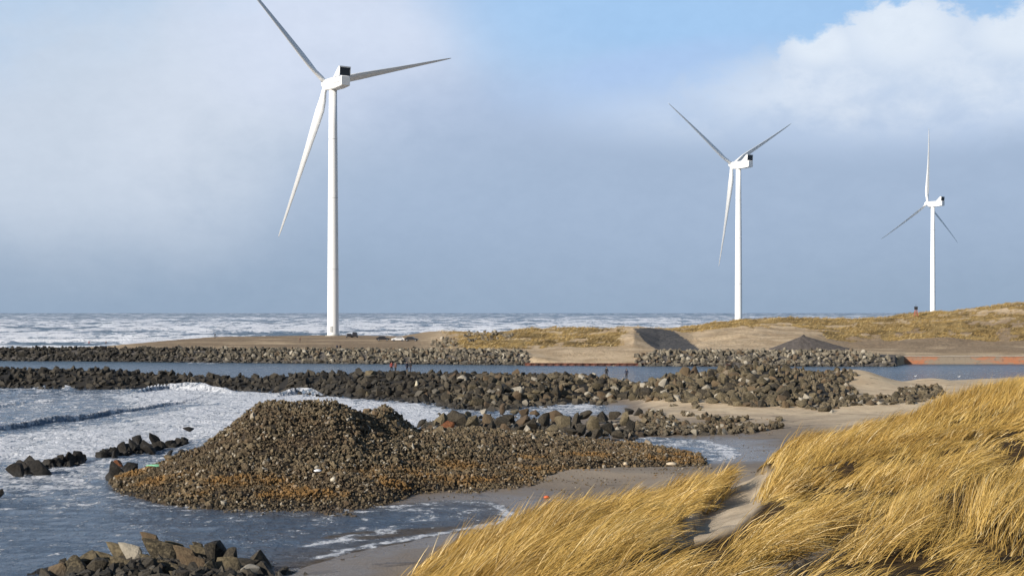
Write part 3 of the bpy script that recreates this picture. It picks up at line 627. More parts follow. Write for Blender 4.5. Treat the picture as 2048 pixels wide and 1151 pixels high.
# second line of big boulders between bay and beach
L2 = 'large dark boulder in the row behind the rubble mound'; G2 = 'boulders behind the rubble mound'
SEC = [(848, 846, 15), (880, 838, 18), (905, 834, 20), (925, 838, 20), (945, 842, 16), (975, 836, 16), (1000, 842, 17), (1020, 834, 16), (1045, 838, 18), (1062, 850, 16), (1090, 838, 17), (1110, 832, 16), (1128, 843, 19), (1150, 838, 16),
       (1175, 834, 20), (1188, 848, 18), (1208, 836, 16), (1230, 830, 14), (1248, 838, 19), (1262, 852, 15), (1215, 856, 16), (1235, 868, 14), (1195, 866, 13), (1165, 858, 15), (1140, 862, 13), (1105, 856, 14), (1080, 864, 12), (1040, 856, 14),
       (1010, 856, 13), (985, 852, 14), (960, 856, 12), (1275, 826, 14), (1255, 822, 12), (940, 826, 12), (965, 822, 10), (1045, 822, 12), (1070, 826, 12), (1030, 816, 12), (1005, 814, 12)]
for a, b_, s in SEC:
    yy = F * 12.5 / (b_ + s * .6 - HY); yy = max(yy, 138); x, y, z = at_px(a, b_, yy); boulder(x, y, z - .15, s / F * yy * 1.28, ROCKD if random.random() < .8 else ROCKI, ('large ' if s > 16 else 'small ') + ('dark boulder beside the rust brown one behind the rubble mound' if a < 950 else 'dark boulder behind the mound, left of the inner water strip' if a < 1075 else 'dark boulder in front of the inner water strip' if a < 1180 else 'dark boulder between the inner water strip and the pool'), G2, flat=.85)
yy = F * 12.4 / (862 - HY) * 1.0; x, y, z = at_px(896, 852, 150); boulder(x, y, z, .95, RUST, 'rusty orange brown boulder at the rear foot of the mound, partly hollowed dark', None, (.4, .2, 0), .8, 2)

SL = [(848, 850), (900, 842), (1000, 848), (1060, 842), (1120, 846), (1200, 848), (1262, 846)]
qq = rng.uniform(845, 1275, 900); qy = np.interp(qq, [a for a, b_ in SL], [b_ for a, b_ in SL]) + rng.normal(0, 9, 900); Yq = F * 12.6 / (qy + 8 - HY)
stl = stones('boulder_row_filling', np.stack([(qq - 1024) / F * Yq, Yq, rng.uniform(-.2, .5, 900)], -1), rng.uniform(.25, .6, 900), m_rock('dark_filling_rock', (.02, .018, .015), (.08, .068, .05), wet=(-.3, .6)))
tag(stl, 'smaller dark stones wedged between the boulders behind the rubble mound', 'stones', kind='stuff')
gx = []
for a0, b0, a1, b1, n_ in ((25, 938, 170, 918, 150), (195, 908, 330, 888, 190), (335, 887, 372, 880, 40)):
    u_ = rng.random(n_)
    for q in u_:
        yy = F * 12.9 / (b0 + (b1 - b0) * q + 3 + rng.normal(0, 2.5) - HY); gx.append(((a0 + (a1 - a0) * q - 1024) / F * yy, yy, rng.uniform(-.15, .35)))
tag(stones('groyne_filling', np.array(gx), rng.uniform(.2, .5, len(gx)), m_rock('black_filling_rock', (.007, .0065, .006), (.022, .02, .016), wet=(-.3, .6), pale=0, brn=0)), 'small black stones filling the broken groyne in the surf', 'stones', kind='stuff')

# near breakwater: find big rocks for individual objects, rest as one
Xa, Ya, pa = sample(-690, 1900, 160, 292, 26000); za = h_near(Xa, Ya); pya = HY + F * (CZ - za) / Ya
ok = ((sdf(JETTY, Xa, Ya) > -.6) & (pa < 1262)) | (inside(R1, pa, pya) & (Ya < 262))
Xa, Ya, za, pa, pya = [q[ok] for q in (Xa, Ya, za, pa, pya)]
Sa = rng.uniform(.42, .98, len(Xa)); Sa = np.where(rng.random(len(Xa)) < .06, Sa * 1.35, Sa); Sa = np.where(pa > 1620, Sa * .72, Sa); Sa = np.where(pa < 500, Sa * .95, Sa)
# thin out by size so stones do not bury one another
order = np.argsort(-Sa); cell = {}; keep = []
for i in order:
    cx, cy = int(Xa[i] // 2), int(Ya[i] // 2); good = True
    for u in (-1, 0, 1):
        for v in (-1, 0, 1):
            for j in cell.get((cx + u, cy + v), ()):
                if (Xa[i] - Xa[j]) ** 2 + (Ya[i] - Ya[j]) ** 2 < (.62 * (Sa[i] + Sa[j])) ** 2: good = False; break
            if not good: break
        if not good: break
    if good: cell.setdefault((cx, cy), []).append(i); keep.append(i)
keep = np.array(keep)
vis = (pa[keep] > 5) & (pa[keep] < 1900) & (za[keep] > .1)
front = (np.gradient(np.zeros(len(keep))) == 0) & vis & (Ya[keep] < np.interp(pa[keep], [0, 640, 900, 1300, 1900], [274, 251, 245, 238, 245]))
score = np.where(front, Sa[keep] / Ya[keep] * (1 + .3 * (pa[keep] > 700)), 0); NBW = 300 - nb[0] - 1
bigi = keep[np.argsort(-score)[:NBW]]; small = np.setdiff1d(keep, bigi)
SEGS = [(120, 'at the far left edge'), (300, 'behind the curling wave'), (480, 'behind the rising spray'), (640, 'behind the rubble mound summit'), (770, 'left of the standing group of people'), (850, 'below the standing group of people'),
        (960, 'right of the standing group of people'), (1080, 'behind the row of big dark boulders'), (1190, 'left of the two lone people'), (1280, 'below the two lone people'), (1400, 'between lone people and marker post'),
        (1500, 'beside the rusty marker post'), (1600, 'at the highest point of the heap'), (1700, 'right of the highest heap'), (1780, 'beside the pale sand hump'), (3000, 'at the landward end near the grass')]
for i in bigi:
    left = pa[i] < 640; rt = pa[i] > 1250
    mt = (ROCKB if random.random() < .55 else ROCKD) if left else (ROCKI if random.random() < (.85 if rt else .45) else ROCKD)
    boulder(Xa[i], Ya[i], za[i] + .2 * Sa[i], Sa[i] * 1.08, mt, ' '.join(['big' if Sa[i] > 1.0 else 'medium', {'black_wet_rock': 'black', 'dark_boulder_rock': 'dark grey', 'boulder_rock': 'grey brown'}[mt.name], 'breakwater boulder',
            'on the crest' if za[i] > 2.6 else 'low on the face' if za[i] < 1.2 else 'halfway up', [q[1] for q in SEGS if pa[i] < q[0]][0]]), 'boulders of the near breakwater')
i = bigi[0]
rest = rng.choice(np.setdiff1d(np.arange(len(Xa)), keep), 4200, replace=False)
PEOPLE = [(783, 743.5, 250), (791, 744, 250), (814, 743.5, 250), (821, 743, 250), (1213, 755, 240), (1253, 758, 240)]
feet = np.concatenate([np.array(at_px(*q)) + np.array([[0, 0, -.5], [.5, .3, -.75], [-.6, -.3, -.8]]) for q in PEOPLE])
PB = np.concatenate([np.stack([Xa, Ya, za + .15 * Sa], -1)[small], np.stack([Xa, Ya, za + .12], -1)[rest], feet]); SB = np.concatenate([Sa[small], Sa[rest] * .62, np.full(len(feet), .62)])
tag(stones('breakwater_stones', PB, SB, ROCK), 'mass of dark armour stones forming the near breakwater along the channel', 'breakwater', kind='stuff')
x, y, z = at_px(833, 768, 229); boulder(x, y, z, .75, m_rock('pale_rock', (.42, .37, .27), (.5, .45, .33), island=False, wet=(-.5, -.2), pale=0), 'pale cream boulder low on the face of the near breakwater, below the standing people', None, None, .6)

# mid-size stones on the sand spit
R3 = [(1270, 852), (1290, 828), (1340, 812), (1385, 806), (1400, 820), (1425, 838), (1480, 838), (1560, 836), (1566, 856), (1500, 866), (1400, 870), (1290, 872), (1240, 875)]
Xb, Yb, pb = sample(1230, 1575, 145, 205, 5000); zb = h_near(Xb, Yb); pyb = HY + F * (CZ - zb) / Yb
ok = inside(R3, pb, pyb) & ((fbm(Xb / 3.5, Yb / 5, 3, 88) > .46) | (pyb > 852)) ; ok &= rng.random(len(Xb)) < .8
tag(stones('spit_stones', np.stack([Xb, Yb, zb + rng.uniform(0, .35, len(Xb))], -1)[ok], rng.uniform(.22, .60, ok.sum()), ROCK), 'jumbled grey brown stones strewn on the pale sand between pool and breakwater', 'stones', kind='stuff')
# wrack and pebbles on beach
Xc, Yc, pc = sample(600, 1560, 78, 175, 16000); zc = h_near(Xc, Yc); pyc = HY + F * (CZ - zc) / Yc
tail = inside([(880, 985), (1120, 945), (1300, 920), (1420, 925), (1430, 945), (1250, 962), (1130, 985)], pc, pyc)
spot = inside([(600, 1133), (780, 1128), (800, 1151), (560, 1160)], pc, pyc)
ok = (zc > .05) & ((rng.random(len(Xc)) < .035 + .25 * ss(fbm(Xc / 5, Yc / 2.5, 4, 19), .56, .68)) | (tail & (fbm(Xc / 3, Yc / 2, 3, 4) > .5)) | (spot & (rng.random(len(Xc)) < .8)) | inside([(1640, 800), (1700, 815), (1560, 840)], pc, pyc))
tag(stones('beach_pebbles', np.stack([Xc, Yc, zc + .02], -1)[ok], rng.uniform(.03, .11, ok.sum()), RUBBLE), 'scattered small stones and wrack on the wet grey beach', 'pebbles', kind='stuff')

# far breakwater: two stretches
Xd, Yd, pd = sample(-690, 1800, 360, 424, 30000); zd = h_far(Xd, Yd)
c0 = np.interp(pd, [r_[0] for r_ in FAR], [r_[1][1][0] for r_ in FAR])
ok = (Yd > c0 - 2.5) & (Yd < c0 + 14 + 2 * fbm(Xd / 6, Yd / 6, 2, 4)) & ((pd < 1055) | (pd > 1272)) & (rng.random(len(Xd)) < .75)
ok &= ~((pd > 1700) & (Yd - c0 > 14 - (pd - 1700) * .09))
for nm, sel, lab in (('far_breakwater_stones', pd < 1150, 'long low band of grey stones edging the sand spit across the channel'), ('harbour_edge_stones', pd >= 1150, 'band of grey stones edging the channel below the dark gravel heap')):
    s = ok & sel; tag(stones(nm, np.stack([Xd, Yd, zd + rng.uniform(-.1, .5, len(Xd))], -1)[s], rng.uniform(.45, 1.05, s.sum()), ROCKF), lab, 'breakwater', kind='stuff')
# rock dump on the spit beside the dunes
rr = [(860, 690), (905, 683), (905, 672), (870, 676)]
for nm, poly, n_, lab in (('rock_dump', [(862, 690), (868, 681), (890, 677), (914, 680), (912, 694), (880, 696)], 60, 'small dump of grey boulders on the spit at the left foot of the grassy dune'),
                          ('dune_foot_rocks', [(925, 668), (960, 664), (1030, 668), (1020, 680), (940, 684)], 70, 'low ridge of greyish lumps behind the left end of the grassy dune')):
    ps = []
    while len(ps) < n_:
        a, b_ = rng.uniform(850, 1040), rng.uniform(660, 700)
        if inside(poly, np.array([a]), np.array([b_]))[0]:
            x, y, z = hit(a, b_, 380, 630); ps.append((x, y, z + rng.uniform(0, .5)))
    tag(stones(nm, np.array(ps), rng.uniform(.4, 1.0, n_), ROCKF), lab, 'stones', kind='stuff')

# ------------------------------------------------------------------ gravel heap, sheet piles, quay
Yh = 398; xh = (1606 - 1024) / F * Yh; bm = bmesh.new(); nseg, nr_ = 72, 18; prev = None; top = bm.verts.new((.2, 0, 4.1))
for k in range(1, nr_ + 1):
    ring = []
    for j in range(nseg):
        a = 2 * math.pi * j / nseg; u = k / nr_; rx = 14.0 if math.cos(a) > 0 else 10.5
        rr_ = u * (1 + .05 * math.sin(3 * a + 1)); z_ = 4.1 * (1 - u ** .92) + .28 * (float(vn(np.array([j * .9]), np.array([k * .25]), 3)[0]) - .5) * min(1, 3 * u)
        ring.append(bm.verts.new((rx * rr_ * math.cos(a), 7.5 * rr_ * math.sin(a), z_ - .3)))
    for j in range(nseg):
        if prev: bm.faces.new((prev[j], ring[j], ring[(j + 1) % nseg], prev[(j + 1) % nseg]))
        else: bm.faces.new((top, ring[j], ring[(j + 1) % nseg]))
    prev = ring
m_, t, b = mat('dark_gravel'); p, _ = pos(t); n1 = t.noise(t.scl(p, (1.2, 1.2, .25)), 1, 6, .7)
t.l.new(t.mix(t.step(n1, .3, .7), (.06, .050, .045), (.13, .112, .10)), b.inputs['Base Color']); b.inputs['Roughness'].default_value = .95; bump(t, b, n1, .8, .5)
tag(bmobj('gravel_heap', bm, m_, None, (xh, Yh, 3.2), True), 'conical heap of dark grey gravel across the channel', 'gravel heap')

rustm, t, b = mat('rusty_steel'); p, _ = pos(t); n1 = t.noise(p, .6, 6, .7)
t.l.new(t.mix(t.step(n1, .35, .65), (.045, .018, .013), (.13, .045, .028)), b.inputs['Base Color']); b.inputs['Roughness'].default_value = .85
r0 = empty('sheet_pile_wall', ((1050 - 1024) / F * 369, 369, 0)); bm = bmesh.new()
x0, x1 = 0.0, (1290 - 1050) / F * 367; n = int((x1 - x0) / .45); pv = None
for i in range(n + 1):
    x = x0 + i * .45; y = -.25 * ((i // 2) % 2) - x * .07; q = [bm.verts.new((x, y, -1.5)), bm.verts.new((x, y, .5)), bm.verts.new((x, y + .35, .5)), bm.verts.new((x, y + .35, -1.5))]
    if pv:
        for k in range(4): bm.faces.new((pv[k], q[k], q[(k + 1) % 4], pv[(k + 1) % 4]))
    else: bm.faces.new(q)
    pv = q
bm.faces.new(pv[::-1]); bmobj('sheet_piling', bm, rustm, r0)
bm = bmesh.new(); v_ = bx(bm, (x1 / 2, .18 - x1 * .035, .58), (x1 + .3, .62, .18), math.atan2(-.07, 1)); bmobj('capping_beam', bm, rustm, r0)
tag(r0, 'low dark rusty sheet pile edge between the two stony banks across the channel', 'sheet piling')
qm, t, b = mat('stained_concrete'); p, _ = pos(t); n1 = t.noise(t.scl(p, (.16, .16, .5)), 1, 6, .6, .4)
c = t.mix(t.step(n1, .44, .58), (.27, .22, .165), (.42, .17, .085)); c = t.mix(t.m('MULTIPLY', t.step(t.noise(p, 1.2, 5), .55, .7), .6), c, (.14, .11, .09))
t.l.new(c, b.inputs['Base Color']); b.inputs['Roughness'].default_value = .85; bump(t, b, n1, .4, .1)
xa = (1796 - 1024) / F * 381; xb = (2400 - 1024) / F * 381; q0 = empty('quay_wall', (xa, 381, 0)); L = xb - xa; npan = 9
for i in range(npan):
    bm = bmesh.new(); bx(bm, ((i + .5) * L / npan, 0, .35), (L / npan - .015, .7, 3.1)); bmobj('wall_panel', bm, qm, q0)
bm = bmesh.new(); bx(bm, (L / 2, .05, 2.02), (L + .2, 1.1, .22)); bmobj('coping', bm, plain('concrete_coping', (.36, .31, .25), .9), q0)
tag(q0, 'long low quay wall with rust orange and grey panels across the channel', 'quay wall')

# ------------------------------------------------------------------ wind turbines
white, t, b = mat('turbine_white'); p, _ = pos(t)
n1 = t.noise(t.scl(p, (.3, .3, .05)), 1, 5); t.l.new(t.mix(n1, (.80, .81, .82), (.87, .87, .86)), b.inputs['Base Color']); b.inputs['Roughness'].default_value = .38
radm = plain('radiator_black', (.03, .035, .045), .5); grey = plain('seam_grey', (.45, .46, .47), .6)
def loft(bm, rings, cap=True):
    vr = [[bm.verts.new(p) for p in r_] for r_ in rings]; n = len(vr[0])
    for a, b_ in zip(vr, vr[1:]):
        for i in range(n): bm.faces.new((a[i], a[(i + 1) % n], b_[(i + 1) % n], b_[i]))
    if cap: bm.faces.new(vr[0][::-1]); bm.faces.new(vr[-1])
def turbine(X, Y, zb, yaw, th, label, Rb=60.0, tws=1.0, pitch=16):
    root = empty('wind_turbine', (X, Y, zb)); tag(root, label, 'wind turbine', 'wind turbines on the far shore')
    H = 96.6 - zb
    bm = bmesh.new(); loft(bm, [[(r_ * math.cos(a), r_ * math.sin(a), z_) for a in [2 * math.pi * i / 40 for i in range(40)]] for z_, r_ in [(0, 2.2), (1, 2.15), (H * .3, 2.02), (H * .6, 1.82), (H * .85, 1.62), (H, 1.5)]])
    tw = bmobj('tower', bm, white, root, (0, 0, 0), True)
    bm = bmesh.new()
    for q in (.27, .56, .8):
        r_ = 2.2 + (1.5 - 2.2) * q + .05; tube(bm, (0, 0, H * q), (0, 0, H * q + .16), r_, r_, 40)
    bmobj('section_flanges', bm, grey, tw)
    bm = bmesh.new(); bx(bm, (-.35, -2.14, 2.6), (.95, .25, 2.2)); bmobj('door', bm, grey, tw)
    bm = bmesh.new(); tube(bm, (0, 0, -.4), (0, 0, .25), 3.2, 3.0, 32); bmobj('foundation', bm, plain('foundation_concrete', (.4, .38, .34)), root)
    ya = R(yaw); ax = Vector((math.sin(ya), math.cos(ya), 0)); rt = Vector((math.cos(ya), -math.sin(ya), 0)); up = Vector((0, 0, 1))
    base = Vector((0, 0, 98.9 - zb))
    def L(a, r_, u): return base + ax * a + rt * r_ + up * u     # along axis (front +), right, up
    # nacelle: rounded box lofted from rear to front
    def sec(a, wd, hb, ht, cr):
        pts = []; 
        for (cx, cz, a0) in ((wd - cr, ht - cr, 0), (-wd + cr, ht - cr, 90), (-wd + cr, hb + cr, 180), (wd - cr, hb + cr, 270)):
            for k in range(5):
                q = R(a0 + k * 22.5); pts.append(L(a, cx + cr * math.cos(q), cz + cr * math.sin(q)))
        return pts
    bm = bmesh.new(); loft(bm, [sec(-9.6, 1.75, -1.55, 1.7, .5), sec(-9.3, 1.98, -1.85, 1.95, .55), sec(-5, 2.05, -2.25, 2.05, .55), sec(0, 2.05, -2.3, 2.05, .6), sec(3.0, 1.95, -2.1, 1.95, .7), sec(3.7, 1.6, -1.7, 1.6, .8)])
    nac = bmobj('nacelle', bm, white, root)
    bm = bmesh.new()
    for s in (-1, 1):
        vs_ = [L(a, s * 2.075, u) for a, u in ((-8.2, -.55), (-4.4, -.55), (-4.4, .05), (-8.2, .05))] + [L(a, s * 1.9, u) for a, u in ((-8.2, -.55), (-4.4, -.55), (-4.4, .05), (-8.2, .05))]
        vv = [bm.verts.new(q) for q in vs_]
        for f in ((0, 1, 2, 3), (7, 6, 5, 4), (0, 4, 5, 1), (1, 5, 6, 2), (2, 6, 7, 3), (3, 7, 4, 0)): bm.faces.new([vv[i] for i in f])
    bmobj('louvre_panels', bm, grey, nac)
    # cooler on the rear roof: swept white fins with the dark radiator between
    bm = bmesh.new()
    def slab(poly, r0_, r1_):
        a_ = [bm.verts.new(L(q[0], r0_, q[1])) for q in poly]; b_ = [bm.verts.new(L(q[0], r1_, q[1])) for q in poly]; n = len(poly)
        bm.faces.new(a_); bm.faces.new(b_[::-1])
        for i in range(n): bm.faces.new((a_[i], b_[i], b_[(i + 1) % n], a_[(i + 1) % n]))
    for s in (-1, 1): slab([(-4.4, 1.9), (-9.0, 1.9), (-9.3, 5.3), (-8.4, 5.4)], s * 2.35, s * 2.1)
    slab([(-8.3, 5.0), (-9.3, 5.0), (-9.35, 5.45), (-8.3, 5.45)], -2.35, 2.35)
    cool = bmobj('cooler_top', bm, white, root)
    bm = bmesh.new(); slab([(-8.3, 2.15), (-9.05, 2.15), (-9.2, 4.97), (-8.6, 4.97)], -2.07, 2.07); bmobj('radiator', bm, radm, cool)
    # rotor
    ti = R(5); A_ = (ax * math.cos(ti) + up * math.sin(ti)).normalized(); U_ = rt; V_ = U_.cross(A_).normalized(); hub = base + A_ * 5.2 + up * .1
    bm = bmesh.new(); rings = []
    for a, r_ in ((-1.6, 1.5), (-1.0, 1.75), (.4, 1.8), (1.3, 1.55), (2.0, 1.05), (2.4, .45)): rings.append([hub + A_ * a + (U_ * math.cos(q) + V_ * math.sin(q)) * r_ for q in [2 * math.pi * i / 28 for i in range(28)]])
    loft(bm, rings); hb = bmobj('hub', bm, white, root, smooth=True)
    for kb in range(3):
        q = R(th + 120 * kb); rad = U_ * math.sin(q) + V_ * math.cos(q); tan = U_ * math.cos(q) - V_ * math.sin(q)
        bm = bmesh.new(); rings = []
        for f_, ch, tk, tw_ in ((.015, 1.9, 1.0, 14), (.05, 1.95, .95, 18), (.11, 2.7, .52, 22), (.17, 3.3, .32, 20), (.25, 3.1, .26, 16), (.4, 2.4, .21, 11), (.55, 1.8, .19, 8), (.7, 1.35, .18, 6), (.85, .95, .17, 5), (.95, .62, .16, 4), (.99, .35, .15, 4), (1.0, .1, .2, 4)):
            tw2 = R(tw_ * tws + pitch); cd = tan * math.cos(tw2) + A_ * math.sin(tw2); nd = A_ * math.cos(tw2) - tan * math.sin(tw2)
            c_ = hub + rad * (f_ * Rb) + A_ * (f_ * Rb * .035 + 1.6 * f_ ** 3)
            pts = []
            for i in range(16):
                a = 2 * math.pi * i / 16; xx_ = math.cos(a); yy_ = math.sin(a)
                if tk < .8: xo = xx_ * .5 - .17; yo = yy_ * .5 * tk * (.55 + .45 * (-xx_) if xx_ > 0 else 1) 
                else: xo, yo = xx_ * .5, yy_ * .5
                pts.append(c_ + cd * (xo * ch) + nd * yo * ch)
            rings.append(pts)
        loft(bm, rings); bmobj('blade', bm, white, hb if False else root, smooth=True)
    return root
def zf_(X, Y): return float(h_far(np.array([X]), np.array([float(Y)]))[0])
turbine(-67.3, 564, zf_(-67.3, 564) - .1, -36, 75, 'nearest and largest white wind turbine, standing on the sand spit left of centre', Rb=60.5, pitch=10)
turbine(132, 874, 5.0, -38, 62, 'middle white wind turbine rising behind the dunes, one blade pointing down', tws=.7, pitch=7)
turbine(333, 1187, 5.0, -40, 0, 'smallest, rightmost white wind turbine behind the dune, one blade straight up', tws=-.8, pitch=-13)

# ------------------------------------------------------------------ people
SK = plain('skin', (.45, .27, .19), .6); HAIR = plain('dark_hair', (.03, .02, .015), .8)
def body(name, jc, tc_, h=1.75, sit=False, stride=.12, arms=.16, rz=0, loc=(0, 0, 0), label='', group=None):
    k = h / 1.75
    if not sit:
        J = {'pel': (0, 0, .93, .145), 'bel': (0, 0, 1.08, .15), 'che': (0, 0, 1.28, .175), 'sho': (0, 0, 1.42, .13), 'nek': (0, 0, 1.50, .062), 'hea': (0, -.01, 1.62, .10), 'top': (0, 0, 1.70, .085)}
        for s, q in ((-1, 'l'), (1, 'r')):
            J |= {'hip' + q: (s * .10, 0, .86, .11), 'kne' + q: (s * .11, -s * stride * .5 - .02, .48, .07), 'ank' + q: (s * .12, -s * stride, .10, .05), 'toe' + q: (s * .13, -s * stride - .15, .04, .045),
                  'sh' + q: (s * .19, 0, 1.41, .075), 'elb' + q: (s * (.22 + arms * .3), .02, 1.13, .052), 'wri' + q: (s * (.22 + arms * .2), -.10, .90, .038), 'han' + q: (s * (.22 + arms * .2), -.13, .82, .036)}
    else:
        J = {'pel': (0, 0, .28, .15), 'bel': (0, -.03, .43, .15), 'che': (0, -.07, .62, .175), 'sho': (0, -.09, .76, .13), 'nek': (0, -.10, .84, .062), 'hea': (0, -.13, .96, .10), 'top': (0, -.12, 1.04, .085)}
        for s, q in ((-1, 'l'), (1, 'r')):
            J |= {'hip' + q: (s * .11, -.05, .25, .11), 'kne' + q: (s * .15, -.45, .42, .075), 'ank' + q: (s * .14, -.55, .05, .05), 'toe' + q: (s * .15, -.70, .0, .045),
                  'sh' + q: (s * .19, -.09, .75, .075), 'elb' + q: (s * .26, -.16, .48, .052), 'wri' + q: (s * .17, -.38, .47, .038), 'han' + q: (s * .13, -.45, .47, .036)}
    E = [('pel', 'bel'), ('bel', 'che'), ('che', 'sho'), ('sho', 'nek'), ('nek', 'hea'), ('hea', 'top')]
    for q in 'lr': E += [('pel', 'hip' + q), ('hip' + q, 'kne' + q), ('kne' + q, 'ank' + q), ('ank' + q, 'toe' + q), ('sho', 'sh' + q), ('sh' + q, 'elb' + q), ('elb' + q, 'wri' + q), ('wri' + q, 'han' + q)]
    ks = list(J); me = bpy.data.meshes.new('tmp'); me.from_pydata([tuple(c * k for c in J[a][:3]) for a in ks], [(ks.index(a), ks.index(b_)) for a, b_ in E], [])
    o = bpy.data.objects.new('tmp', me); C.objects.link(o); md = o.modifiers.new('s', 'SKIN'); md.use_smooth_shade = True
    for i, a in enumerate(ks): r_ = J[a][3] * k; me.skin_vertices[0].data[i].radius = (r_, r_); me.skin_vertices[0].data[i].use_root = (a == 'pel')
    o.modifiers.new('u', 'SUBSURF').levels = 2
    bpy.context.view_layer.update(); dg = bpy.context.evaluated_depsgraph_get(); m2 = bpy.data.meshes.new_from_object(o.evaluated_get(dg)); bpy.data.objects.remove(o)
    m2.materials.clear(); [m2.materials.append(x) for x in (jc, tc_, SK)]
    zt = .90 * k if not sit else .30 * k; hd = 1.52 * k if not sit else .86 * k
    for p_ in m2.polygons:
        c_ = p_.center; p_.material_index = 2 if c_.z > hd or (not sit and c_.z < .90 * k and abs(c_.x) > .2 * k) else (1 if c_.z < zt or (sit and c_.y < -.25 and c_.z < .46 * k and abs(c_.x) > .0 and not (c_.z > .44)) else 0)
    ob = bpy.data.objects.new('person', m2); C.objects.link(ob); ob.location = loc; ob.rotation_euler = (0, 0, rz)
    bm = bmesh.new(); bmesh.ops.create_icosphere(bm, subdivisions=2, radius=.112 * k); hz = (1.655 if not sit else 1.0) * k; hy = (.015 if not sit else -.105) * k
    for v in list(bm.verts):
        v.co = Vector((v.co.x * .95, v.co.y * 1.05 + hy, max(v.co.z, -.03) + hz))
    bmobj('hair', bm, HAIR, ob)
    return tag(ob, label, 'person', group)
red = plain('red_jacket', (.30, .055, .045), .8); navy = plain('navy_jacket', (.02, .025, .05), .8); black = plain('black_clothes', (.018, .018, .02), .8); brown = plain('brown_jacket', (.12, .06, .045), .8)
def stand(px, pyf, Y): return at_px(px, pyf, Y)
def on_top(px, Y):
    X = (px - 1024) / F * Y; return (X, Y, float(h_near(np.array([X]), np.array([float(Y)]))[0]) + .55)
for px_, pyf, jc, tc_, h, rz, lab in ((783, 743.5, red, black, 1.72, .4, 'person in a dull red jacket, left of the group standing on the near breakwater'), (791, 744, brown, black, 1.66, -.5, 'person in brown beside the red jacket on the near breakwater'),
                               (814, 743.5, navy, navy, 1.74, .7, 'person in navy clothes standing right of the red jacket on the near breakwater'), (821, 743, black, navy, 1.8, -.6, 'person in black at the right of the group on the near breakwater'),
                               (1213, 755, black, black, 1.72, .2, 'lone person in black on the breakwater crest right of centre'), (1253, 758, navy, black, 1.7, -.3, 'person in dark clothes at the right of the two on the breakwater crest')):
    Yp = {0: 250}.get(0) if px_ < 900 else 240; x, y, z = stand(px_, pyf, Yp); g_ = h_near(np.array([x]), np.array([float(y)]))[0]
    boulder_z = z
    body('person', jc, tc_, h, False, .12, .2, rz, (x, y, z), lab, None)
for px_, py_, jc, sit, lab in ((430, 676.5, black, False, 'distant person in black walking on the sand spit left of the nearest turbine'), (600, 685, brown, False, 'tiny distant person in brown on the sand just left of the nearest turbine'),
                               (674, 701, navy, True, 'person sitting on the far stones below the nearest turbine, left of two'), (681, 701, black, True, 'person sitting on the far stones below the nearest turbine, right of two'),
                               (178, 690, red, False, 'small distant figure in red on the spit at the surf edge'), (212, 690, brown, False, 'small distant figure in brown beside the red one on the spit')):
    x, y, z = hit(px_, py_, 385, 630)
    body('person', jc, black, 1.75, sit, .15, .2, random.uniform(-1, 1), (x, y, z + (.6 if sit else 0)), lab)

